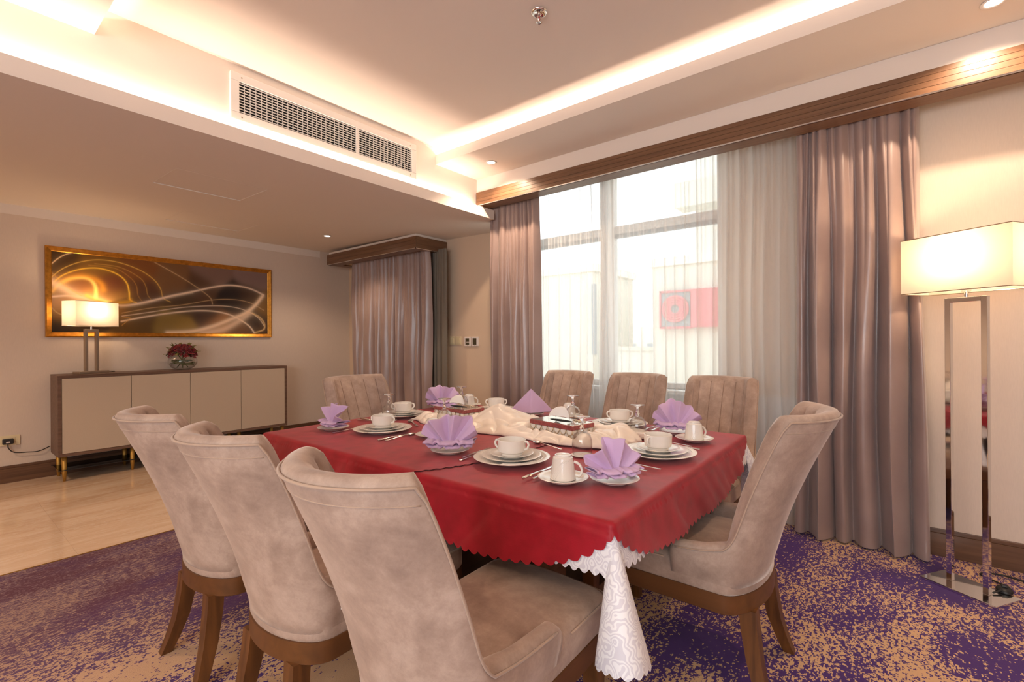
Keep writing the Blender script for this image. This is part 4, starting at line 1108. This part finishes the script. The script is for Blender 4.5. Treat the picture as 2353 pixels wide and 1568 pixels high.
# ------------------------------------------------------------------ tissue boxes
M['silver'] = plain('silver_filigree', srgb(206, 190, 166), 0.32, 0.75, var=0.25, vscale=90)
M['mirror'] = plain('mirror_lid', (0.85, 0.83, 0.8), 0.06, 1.0)
M['rosewood'] = plain('rose_lacquer_band', srgb(158, 84, 84), 0.35, 0.3, var=0.3, vscale=60)
def tissue_box(label, b, zb_):
    t_ = thing('tissue_box', label, 'tissue box', (b[0][0], b[0][1], zb_), b[1], 'ornate tissue boxes on the runner')
    l, w, h = 0.148, 0.080, 0.062
    MB().box(-l + 0.006, -w + 0.006, 0.0, l - 0.006, w - 0.006, h - 0.022).out('body', 'porcelain', t_)
    MB().box(-l, -w, h - 0.020, l, w, h).out('lid_band', 'rosewood', t_, bevel=0.002)
    MB().box(-l + 0.004, -w + 0.004, h - 0.001, l - 0.004, w - 0.004, h + 0.0025).out('mirror_top', 'mirror', t_)
    for s in (-1, 1):       # filigree arches around the sides
        for k in range(7):
            x = -l + 2 * l * (k + 0.5) / 7; r_ = l / 7 * 0.93
            pts = [(x + r_ * math.cos(PI + PI * i / 8), s * (w - 0.003), h - 0.022 + 0.024 * math.sin(PI + PI * i / 8)) for i in range(9)]
            mb = MB().tube(pts, 0.0026, 6)
            mb.tube([(x - r_, s * (w - 0.003), 0.003), (x, s * (w - 0.003), 0.016), (x + r_, s * (w - 0.003), 0.003)], 0.003, 6)
            mb.out('filigree_arch', 'silver', t_, smooth=True)
        for k in range(4):
            y = -w + 2 * w * (k + 0.5) / 4; r_ = w / 4 * 0.93
            pts = [(s * (l - 0.003), y + r_ * math.cos(PI + PI * i / 8), h - 0.022 + 0.024 * math.sin(PI + PI * i / 8)) for i in range(9)]
            mb = MB().tube(pts, 0.0026, 6)
            mb.tube([(s * (l - 0.003), y - r_, 0.003), (s * (l - 0.003), y, 0.016), (s * (l - 0.003), y + r_, 0.003)], 0.003, 6)
            mb.out('filigree_arch', 'silver', t_, smooth=True)
    mb = MB()
    for s in (-1, 1): mb.box(-l, s * w - 0.003, 0, l, s * w + 0.003, 0.006).box(s * l - 0.003, -w, 0, s * l + 0.003, w, 0.006)
    mb.out('foot_rail', 'silver', t_)
    mb = MB().lathe([(0.0001, h + 0.0027), (0.05, h + 0.0027)], 24); mb.v = [(x * 1.5, y * 0.55, z) for x, y, z in mb.v]
    mb.out('slot', 'dark', t_)
    def tis(u, v):
        a = -1.25 + 2.5 * u
        hh = 0.070 * (math.cos(a * 1.05) ** 0.7 if abs(a) < 1.45 else 0)
        return (0.072 * math.sin(a) * (0.75 + 0.35 * v), (v - 0.5) * 0.05 * (1 - 0.4 * abs(a)) + 0.008 * math.sin(6 * u + 3 * v), h + 0.002 + hh * math.sin(PI * (0.12 + 0.88 * (1 - abs(2 * v - 1)) * 0.5)))
    MB().grid(36, 16, tis).out('tissue', 'tissue', t_, smooth=True)
    mb = MB(); rnd = random.Random(5)
    for k in range(26):
        a = rnd.uniform(0, 2 * PI); r_ = rnd.uniform(0, 0.03)
        x, y = -0.085 + r_ * 1.5 * math.cos(a), -0.045 + r_ * 0.6 * math.sin(a)
        rr = rnd.uniform(0.003, 0.006)
        mb.lathe([(0.0001, 0), (rr, 0.001), (rr * 0.7, rr), (0.0001, rr * 1.25)], 8, (x, y, h + 0.0026))
    mb.out('jewelled_ornament', 'silver', t_, smooth=True)
    return t_
tissue_box('ornate silver filigree tissue box with mirrored lid, beside the goblets towards the floor lamp', BOX1, TT + 0.0095)
tissue_box('ornate silver filigree tissue box half buried in the runner towards the sideboard', BOX2, TT + 0.0095)

# ================================================================== SIDEBOARD ZONE
SX0, SX1, SYF, SYB, SZ0, SZ1 = 0.742, 2.725, 5.600, 5.955, 0.218, 0.925
sb = thing('sideboard', 'long walnut sideboard with four beige fabric doors and brass legs', 'sideboard', (SX0, SYF, 0))
LX, DY = SX1 - SX0, SYB - SYF
fw = 0.026
MB().box(0, 0, SZ1 - fw, LX, DY, SZ1).out('top_board', 'sidewood', sb, bevel=0.0015)
MB().box(0, 0, SZ0, LX, DY, SZ0 + fw).out('bottom_board', 'sidewood', sb, bevel=0.0015)
for x in (0, LX - fw): MB().box(x, 0, SZ0 + fw, x + fw, DY, SZ1 - fw).out('side_board', 'sidewood', sb, bevel=0.0015)
MB().box(fw, 0.02, SZ0 + fw, LX - fw, DY, SZ1 - fw).out('carcass', 'groove', sb)
ds = (LX - 2 * fw) / 4
for k in range(4):
    MB().box(fw + ds * k + 0.002, 0.002, SZ0 + fw + 0.002, fw + ds * (k + 1) - 0.002, 0.02, SZ1 - fw - 0.002).out('door', 'linen', sb, bevel=0.001, segs=1)
lg = None
for x in (0.045, 0.52, LX - 0.52, LX - 0.045):
    for y in (0.04, DY - 0.04):
        if lg is None: lg = MB().lathe([(0.0001, 0.0), (0.010, 0.0), (0.017, 0.08), (0.019, SZ0), (0.0001, SZ0)], 20).out('leg', 'brass', sb, smooth=True); o = lg
        else: o = lg.copy(); C.objects.link(o)
        o.parent = sb; o.location = (x, y, 0)
MB().box(0.01, 0.01, 0.098, LX - 0.01, DY - 0.01, 0.102).out('glass_shelf', thin_glass('smoked_glass', (0.10, 0.10, 0.10), 0.15, 0.0, 0.08, 0.5), sb)
mb = MB()
for y in (0.01, DY - 0.01): mb.box(0.0, y - 0.003, 0.097, LX, y + 0.003, 0.103)
mb.out('shelf_edge', 'black', sb)

# picture ------------------------------------------------------------
pc = thing('framed_picture', 'wide abstract print of golden light swirls in a gold frame above sideboard', 'picture', (0.712, PW, 1.262))
pw_, ph_, pf = 2.0, 0.83, 0.045
def molding(p0, p1, inx, inz):
    prof = [(0, 0.0), (0, 0.024), (0.010, 0.030), (0.022, 0.024), (0.036, 0.020), (0.045, 0.012), (0.045, 0.0)]
    d = Vector(p1) - Vector(p0); n = len(prof); v = []
    for end, s in ((p0, 1), (p1, -1)):
        for a, dp in prof:
            m_ = d.normalized() * (a * s)
            v.append((end[0] + inx * a + m_.x, -dp - 0.001, end[1] + inz * a + m_.y))
    f = [(i, (i + 1) % n, n + (i + 1) % n, n + i) for i in range(n)] + [tuple(range(n)), tuple(range(n, 2 * n))]
    return MB().add(v, f)
for p0, p1, ix, iz in (((0, 0), (pw_, 0), 0, 1), ((0, ph_), (pw_, ph_), 0, -1), ((0, 0), (0, ph_), 1, 0), ((pw_, 0), (pw_, ph_), -1, 0)):
    molding(p0, p1, ix, iz).out('frame_rail', 'gold', pc, autos=True)
def paint():
    nu, nv = 520, 212
    # picture coordinates as fractions; curves traced roughly in the perspective photo, then squared up
    def uv(x, y):
        f = (x - 140) / 2098.0; u = f / (f + (1 - f) * 1.333)
        tp = 160 + 215 * f; bt = 960 + 15 * f
        return (u, (bt - y) / (bt - tp))
    asp = 1.91 / 0.74
    U, V = np.meshgrid(np.linspace(0, 1, nu), np.linspace(0, 1, nv), indexing='ij')
    col = np.zeros((nu, nv, 3)); wsum = np.zeros((nu, nv, 1))
    blobs = [(200, 220, (70, 45, 12)), (600, 300, (120, 82, 26)), (1000, 330, (120, 72, 30)), (700, 500, (96, 44, 22)), (400, 520, (110, 50, 18)), (1000, 560, (84, 50, 30)),
             (1300, 450, (118, 82, 48)), (1700, 380, (124, 96, 84)), (2100, 420, (132, 106, 98)), (1600, 520, (84, 56, 34)), (1900, 620, (28, 14, 10)), (2050, 600, (60, 34, 12)),
             (1400, 680, (70, 48, 22)), (1000, 760, (92, 66, 28)), (1300, 860, (130, 104, 38)), (900, 930, (96, 68, 22)), (1650, 800, (56, 28, 14)), (1400, 930, (150, 118, 40)),
             (1750, 900, (176, 120, 66)), (1950, 930, (110, 74, 44)), (2110, 830, (34, 16, 12)), (2200, 700, (120, 84, 24)), (2180, 950, (70, 44, 26)), (300, 600, (176, 128, 84)),
             (250, 760, (104, 72, 22)), (200, 930, (34, 22, 10)), (500, 900, (52, 34, 12)), (180, 640, (190, 150, 112)), (500, 640, (168, 112, 44)), (750, 640, (128, 88, 30))]
    for x, y, c in blobs:
        bu, bv = uv(x, y); d2 = ((U - bu) * asp) ** 2 + (V - bv) ** 2
        w = np.exp(-d2 / (2 * 0.085 ** 2))[..., None] + 1e-9
        col += w * np.array(srgb(*c)); wsum += w
    col /= wsum
    curves = [([(140, 290), (200, 240), (270, 200), (340, 180)], (255, 215, 160), 0.006, 0.9),
              ([(145, 415), (260, 330), (420, 270), (600, 248), (800, 275), (1000, 350), (1130, 440), (1195, 530), (1220, 620), (1290, 660)], (250, 200, 90), 0.005, 0.7),
              ([(150, 480), (250, 400), (400, 345), (560, 328), (700, 355), (810, 410), (870, 480), (890, 560), (900, 640), (960, 668)], (255, 200, 60), 0.008, 0.85),
              ([(500, 300), (750, 330), (900, 420), (960, 500), (975, 590), (1010, 650)], (220, 160, 70), 0.004, 0.4),
              ([(560, 285), (800, 320), (990, 420), (1050, 500), (1070, 590), (1110, 645)], (220, 170, 80), 0.004, 0.5),
              ([(150, 560), (200, 500), (300, 440), (420, 422), (510, 440), (560, 500), (570, 580), (560, 640)], (255, 205, 110), 0.020, 1.0),
              ([(240, 470), (330, 425), (430, 405), (540, 430), (620, 480), (640, 540)], (255, 170, 40), 0.035, 0.5),
              ([(150, 610), (300, 600), (430, 620), (600, 665), (760, 690), (900, 690), (1100, 650), (1300, 600), (1500, 560), (1700, 515), (1860, 495), (2000, 510), (2100, 540), (2200, 590)], (255, 228, 200), 0.013, 0.85),
              ([(145, 470), (250, 530), (360, 600), (480, 640), (640, 680)], (255, 220, 180), 0.05, 0.75),
              ([(810, 705), (1000, 680), (1220, 625), (1500, 565)], (250, 225, 195), 0.02, 0.45),
              ([(820, 770), (1100, 720), (1400, 690), (1700, 640), (1900, 635), (2060, 665), (2200, 740)], (225, 185, 130), 0.005, 0.6),
              ([(820, 800), (1100, 760), (1400, 715), (1700, 698), (1900, 710), (2050, 755), (2150, 820), (2200, 890)], (250, 225, 195), 0.006, 0.7),
              ([(815, 852), (1000, 815), (1250, 775), (1500, 748), (1700, 750), (1850, 780), (1960, 830), (2060, 900), (2110, 970)], (255, 230, 200), 0.011, 0.8),
              ([(1260, 965), (1500, 950), (1700, 900), (1880, 830), (2020, 770), (2120, 690), (2190, 600)], (255, 225, 190), 0.030, 0.9),
              ([(1600, 970), (1800, 930), (1950, 850), (2060, 770)], (255, 222, 188), 0.05, 0.7),
              ([(2090, 770), (2160, 810), (2205, 870), (2200, 930), (2120, 960)], (255, 215, 150), 0.012, 0.6),
              ([(1140, 270), (1300, 360), (1450, 450), (1590, 545), (1680, 620), (1700, 680)], (235, 195, 140), 0.006, 0.55),
              ([(140, 370), (230, 460), (330, 540), (430, 600)], (230, 170, 90), 0.006, 0.5),
              ([(900, 640), (880, 660), (700, 670), (560, 640), (480, 600)], (255, 190, 50), 0.025, 0.6),
              ([(820, 890), (880, 840), (900, 820), (870, 815), (820, 820)], (235, 180, 90), 0.004, 0.6),
              ([(145, 720), (200, 770), (300, 800), (500, 815)], (220, 190, 130), 0.006, 0.4)]
    for pts, c, w, a in curves:
        P = catmull([(x, y, 0) for x, y in pts], 8)
        q = np.array([uv(p.x, p.y) for p in P]); d = np.full((nu, nv), 9.0)
        for (u0, v0), (u1, v1) in zip(q[:-1], q[1:]):
            ax, ay = (u1 - u0) * asp, v1 - v0; l2 = ax * ax + ay * ay + 1e-12
            px, py = (U - u0) * asp, V - v0
            t = np.clip((px * ax + py * ay) / l2, 0, 1)
            d = np.minimum(d, np.hypot(px - t * ax, py - t * ay))
        g_ = a * (0.86 * np.exp(-(d / w) ** 2) + 0.14 * np.exp(-(d / (w * 3.0))))
        col = col * (1 - g_[..., None]) + np.array(srgb(*c)) * g_[..., None]
    x0, x1, z0_, z1_ = 0.043, pw_ - 0.043, 0.043, ph_ - 0.043
    me = bpy.data.meshes.new('print')
    X = x0 + (x1 - x0) * U; Zz = z0_ + (z1_ - z0_) * V
    vs = np.stack([X, np.full_like(X, -0.010), Zz], -1).reshape(-1, 3)
    idx = np.arange(nu * nv).reshape(nu, nv)
    fs = np.stack([idx[:-1, :-1], idx[1:, :-1], idx[1:, 1:], idx[:-1, 1:]], -1).reshape(-1, 4)
    me.from_pydata(vs.tolist(), [], fs.tolist()); me.update()
    at_ = me.color_attributes.new('print_colour', 'FLOAT_COLOR', 'POINT')
    rgba = np.concatenate([col, np.ones((nu, nv, 1))], -1).astype(np.float32).reshape(-1)
    at_.data.foreach_set('color', rgba)
    mt, nt, b = newmat('printed_canvas')
    an = N(nt, 'ShaderNodeAttribute', attribute_name='print_colour'); L(nt, an.outputs['Color'], b.inputs['Base Color'])
    b.inputs['Roughness'].default_value = 0.5; b.inputs['Specular IOR Level'].default_value = 0.3
    me.materials.append(mt)
    o = bpy.data.objects.new('print', me); C.objects.link(o); o.parent = pc
paint()

# lamps --------------------------------------------------------------
def bulb_light(name, loc, power, size=0.035):
    l = bpy.data.lights.new(name, 'POINT'); l.energy = power; l.color = (1.0, 0.70, 0.42); l.shadow_soft_size = size
    o = bpy.data.objects.new(name, l); C.objects.link(o); o.location = loc
def lamp(name, label, cat, loc, rz, bl, bw, bh, fw_, fh, ft, sl, sw, sh, metal, power, shade_up=0.035):
    t_ = thing(name, label, cat, loc, rz)
    MB().box(-bl, -bw, 0, bl, bw, bh).out('base', metal, t_, bevel=0.003)
    d = ft
    fr_ = MB().box(-fw_, -d, bh, -fw_ + 2 * ft, d, fh).box(fw_ - 2 * ft, -d, bh, fw_, d, fh).box(-fw_ + 2 * ft, -d, fh - 2 * ft, fw_ - 2 * ft, d, fh).out('frame', metal, t_, bevel=0.0015)
    MB().cyl((0, 0), 0.008, 0.008, fh, fh + shade_up, 14).cyl((0, 0), 0.02, 0.02, fh + shade_up - 0.008, fh + shade_up, 20).out('socket', 'chrome', t_, autos=True)
    z0_ = fh + shade_up - 0.006; z1_ = z0_ + sh
    sdh = MB()
    for a, b_ in (((-sl, -sw), (sl, -sw)), ((sl, -sw), (sl, sw)), ((sl, sw), (-sl, sw)), ((-sl, sw), (-sl, -sw))):
        sdh.add([(a[0], a[1], z0_), (b_[0], b_[1], z0_), (b_[0], b_[1], z1_), (a[0], a[1], z1_)], [(0, 1, 2, 3)])
    s_ = sdh.out('lamp_shade', 'shade', t_)
    for z in (z0_, z1_): MB().tube([(-sl, -sw, z), (sl, -sw, z), (sl, sw, z), (-sl, sw, z)], 0.0022, 6, closed=True).out('shade_rim', 'nickel', s_)
    mb = MB().tube([(-sl, 0, z0_ + 0.012), (sl, 0, z0_ + 0.012)], 0.0015, 6).tube([(0, -sw, z0_ + 0.012), (0, sw, z0_ + 0.012)], 0.0015, 6)
    mb.out('shade_support', 'nickel', s_)
    zb_ = z0_ + sh * 0.30
    MB().lathe([(0.0001, zb_ - 0.03), (0.012, zb_ - 0.03), (0.014, zb_ - 0.01), (0.028, zb_ + 0.02), (0.03, zb_ + 0.035), (0.024, zb_ + 0.055), (0.0001, zb_ + 0.064)], 20).out('bulb', 'bulb', t_, smooth=True)
    bulb_light(name + '_light', Vector(loc) + Vector((0, 0, zb_ + 0.085)), power, 0.03)
    return t_
lamp('floor_lamp', 'tall chrome floor lamp with rectangular white shade by the pier wall', 'floor lamp', (3.118, -0.278, 0), R(57), 0.15, 0.095, 0.014, 0.083, 1.395, 0.0115, 0.218, 0.105, 0.272, 'chrome', LAMP_POWER)
lamp('table_lamp', 'brushed nickel table lamp with rectangular shade on the sideboard', 'table lamp', (0.998, 5.795, SZ1), R(24), 0.125, 0.045, 0.022, 0.058, 0.408, 0.012, 0.180, 0.085, 0.225, 'nickel', LAMP_POWER * 0.6)
# lamp cords
mb = MB().tube(catmull([(3.10, -0.36, 0.02), (3.18, -0.42, 0.03), (3.26, -0.40, 0.012), (3.33, -0.34, 0.012), (3.38, -0.42, 0.012), (3.34, -0.55, 0.02), (3.44, -0.75, 0.06)], 8), 0.0042, 8)
fc = thing('lamp_cord', 'black cord with foot switch lying behind the floor lamp base', 'cord', (0, 0, 0))
mb.out('cable', 'black', fc, smooth=True)
mb = MB().lathe([(0.0001, 0.0), (0.036, 0.0), (0.038, 0.006), (0.030, 0.016), (0.0001, 0.020)], 24, (3.165, -0.405, 0.015))
mb.v = [(3.165 + (x - 3.165) * 1.1, -0.405 + (y + 0.405) * 0.8, z) for x, y, z in mb.v]
mb.out('foot_switch', 'black', fc, smooth=True)
MB().box(3.155, -0.415, 0.034, 3.175, -0.395, 0.042).out('button', 'black', fc, bevel=0.002)
tag(MB().tube(catmull([(0.96, 5.905, SZ1 + 0.006), (1.04, 5.925, SZ1 + 0.006), (1.12, 5.935, SZ1 + 0.006), (1.18, 5.92, SZ1 + 0.006), (1.185, 5.89, SZ1 + 0.006), (1.16, 5.88, SZ1 + 0.006)], 8), 0.0035, 8).out('lamp_cord', 'black', None, smooth=True), 'thin black cord curled behind the table lamp on the sideboard', 'cord')
# outlet with plug
ot = thing('wall_socket', 'cream double wall socket plate low on the picture wall', 'socket', (0.475, PW, 0.365))
MB().box(-0.075, -0.012, -0.043, 0.075, 0, 0.043).out('plate', 'ivory', ot, bevel=0.004)
MB().box(-0.045, -0.015, -0.028, 0.045, -0.011, 0.028).out('insert', 'ivory', ot, bevel=0.001)
pg = thing('power_plug', 'black power plug with white label in the low wall socket, cord trailing right', 'plug', (0.475, PW - 0.016, 0.36))
MB().box(-0.034, -0.03, -0.022, 0.034, 0, 0.024).out('body', 'black', pg, bevel=0.008, segs=3)
MB().box(-0.012, -0.0312, -0.010, 0.012, -0.0295, 0.0).out('label', 'wplastic', pg)
MB().tube(catmull([(0.0, -0.016, -0.02), (0.004, -0.018, -0.06), (0.04, -0.016, -0.10), (0.12, -0.014, -0.112), (0.19, -0.014, -0.115), (0.262, 0.004, -0.088)], 8), 0.004, 8).out('cable', 'black', pg, smooth=True)
# switches and thermostats on the end wall
for k, (y, lab) in enumerate(((3.905, 'cream rocker light switch next to the corner curtain'), (3.808, 'cream rocker light switch next to the white thermostats'))):
    t_ = thing('light_switch', lab, 'switch', (WW, y, 1.207), R(90), 'cream switches beside the corner curtain')
    MB().box(-0.042, -0.0005, -0.047, 0.042, 0.012, 0.047).out('plate', 'ivory', t_, bevel=0.004)
    MB().box(-0.023, 0.0115, -0.030, 0.023, 0.0165, 0.030).out('rocker', 'ivory', t_, bevel=0.002)
for k, (y, lab) in enumerate(((3.658, 'white thermostat with a sliding door and grey display next to the switches'), (3.548, 'white thermostat with a full grey display next to the narrow curtain'))):
    t_ = thing('thermostat', lab, 'thermostat', (WW, y, 1.197), R(90), 'thermostats beside the window')
    MB().box(-0.047, -0.0005, -0.052, 0.047, 0.020, 0.052).out('case', 'wplastic', t_, bevel=0.006)
    MB().box(-0.028, 0.0195, -0.036, 0.028, 0.0215, 0.036).out('display', 'lcd', t_, bevel=0.001)
    if k == 0: MB().box(-0.028, 0.021, -0.010, 0.012, 0.0235, -0.004).out('slider', 'wplastic', t_)
    MB().box(-0.002, 0.0195, -0.046, 0.002, 0.0208, -0.043).out('indicator', 'lcd', t_)

# vase with roses -----------------------------------------------------
vs_ = thing('flower_bowl', 'round glass bowl with coiled stems on the sideboard', 'vase', (1.715, 5.765, SZ1))
po = [(0.0001, 0.001), (0.05, 0.0), (0.06, 0.002), (0.10, 0.022), (0.128, 0.065), (0.126, 0.105), (0.105, 0.14), (0.098, 0.15)]
pi_ = [(r - 0.003 if r > 0.01 else r, z + 0.003) for r, z in po[:-1]] + [(0.095, 0.15)]
MB().lathe(po, 40).lathe(pi_, 40).out('bowl', 'goblet', vs_, smooth=True)
for k in range(5):
    rnd = random.Random(k + 30); tl = rnd.uniform(-0.25, 0.25); r_ = 0.105 - 0.008 * k; ph = rnd.uniform(0, 6)
    pts = [(r_ * math.cos(ph + 5.2 * i / 28), r_ * math.sin(ph + 5.2 * i / 28), 0.065 + 0.008 * k + tl * r_ * math.cos(ph + 5.2 * i / 28 + 1)) for i in range(29)]
    pts = [(x * min(1, 0.118 / max(1e-6, math.hypot(x, y))), y, z) for x, y, z in pts]
    MB().tube(pts, 0.0042, 6).out('stem', 'green', vs_, smooth=True)
for a in (0.4, 2.3, 4.4):
    MB().tube([(0.06 * math.cos(a), 0.06 * math.sin(a), 0.02), (0.0, 0.0, 0.09), (-0.05 * math.cos(a), -0.05 * math.sin(a), 0.15)], 0.004, 6).out('stem', 'green', vs_, smooth=True)
bq = thing('rose_bouquet', 'dome of dark red roses with olive leaves above the glass bowl', 'flowers', (1.715, 5.765, SZ1 + 0.148))
def rose(mb, c, nrm, r_, seed):
    rnd = random.Random(seed); nrm = Vector(nrm).normalized(); q = nrm.to_track_quat('Z', 'Y')
    for layer in range(4):
        n = 3 + layer * 2; rr = r_ * (0.28 + 0.24 * layer); tilt = 0.25 + 0.30 * layer
        for k in range(n):
            a0 = 2 * PI * (k + 0.5 * (layer % 2)) / n + rnd.uniform(-0.2, 0.2); wd = 2.0 * PI / n * 0.72
            vv = []
            for i in range(4):
                for j in range(4):
                    a = a0 + wd * (i / 3 - 0.5); t = j / 3
                    ra = rr * (0.35 + 0.65 * t * math.sin(tilt) + 0.25 * t); z = r_ * (0.65 * t * math.cos(tilt * 0.9) * (1 - 0.25 * (2 * i / 3 - 1) ** 2)) + rnd.uniform(-0.03, 0.03) * r_
                    vv.append(Vector(c) + q @ Vector((ra * math.cos(a), ra * math.sin(a), z - 0.22 * r_)))
            mb.add(vv, [(i * 4 + j, (i + 1) * 4 + j, (i + 1) * 4 + j + 1, i * 4 + j + 1) for i in range(3) for j in range(3)])
dirs = []
for i in range(19):
    z = 1 - (i + 0.5) / 19 * 1.05; r0 = math.sqrt(max(0, 1 - z * z)); a = i * 2.39996
    dirs.append((r0 * math.cos(a), r0 * math.sin(a), z))
for i, d in enumerate(dirs):
    mb = MB(); rose(mb, (d[0] * 0.105, d[1] * 0.105, 0.025 + d[2] * 0.075), (d[0], d[1], d[2] + 0.25), 0.050, i)
    mb.out('rose', 'petal', bq, smooth=True)
rnd = random.Random(11)
for i in range(30):
    a = rnd.uniform(0, 2 * PI); zz_ = rnd.uniform(-0.15, 0.9); r0 = math.sqrt(1 - min(0.99, zz_ * zz_)); d = Vector((r0 * math.cos(a), r0 * math.sin(a), zz_))
    c = Vector((d.x * 0.122, d.y * 0.122, 0.025 + d.z * 0.09)); q = (d + Vector((rnd.uniform(-0.6, 0.6), rnd.uniform(-0.6, 0.6), rnd.uniform(-0.6, 0.6)))).to_track_quat('X', 'Z')
    vv = []
    for k in range(7):
        t = k / 6; w = 0.016 * math.sin(PI * t) ** 0.8
        vv += [c + q @ Vector((0.055 * t - 0.01, -w, -0.012 * t * t)), c + q @ Vector((0.055 * t - 0.01, 0, 0.004 - 0.012 * t * t)), c + q @ Vector((0.055 * t - 0.01, w, -0.012 * t * t))]
    MB().add(vv, [(k * 3 + j, k * 3 + j + 1, (k + 1) * 3 + j + 1, (k + 1) * 3 + j) for k in range(6) for j in range(2)]).out('leaf', 'leaf', bq, smooth=True)
# the mass of foliage inside the dome
mb = MB().lathe([(0.0001, 0.0), (0.085, 0.004), (0.10, 0.03), (0.08, 0.065), (0.04, 0.085), (0.0001, 0.09)], 20); mb.out('foliage_core', 'green', bq, smooth=True)
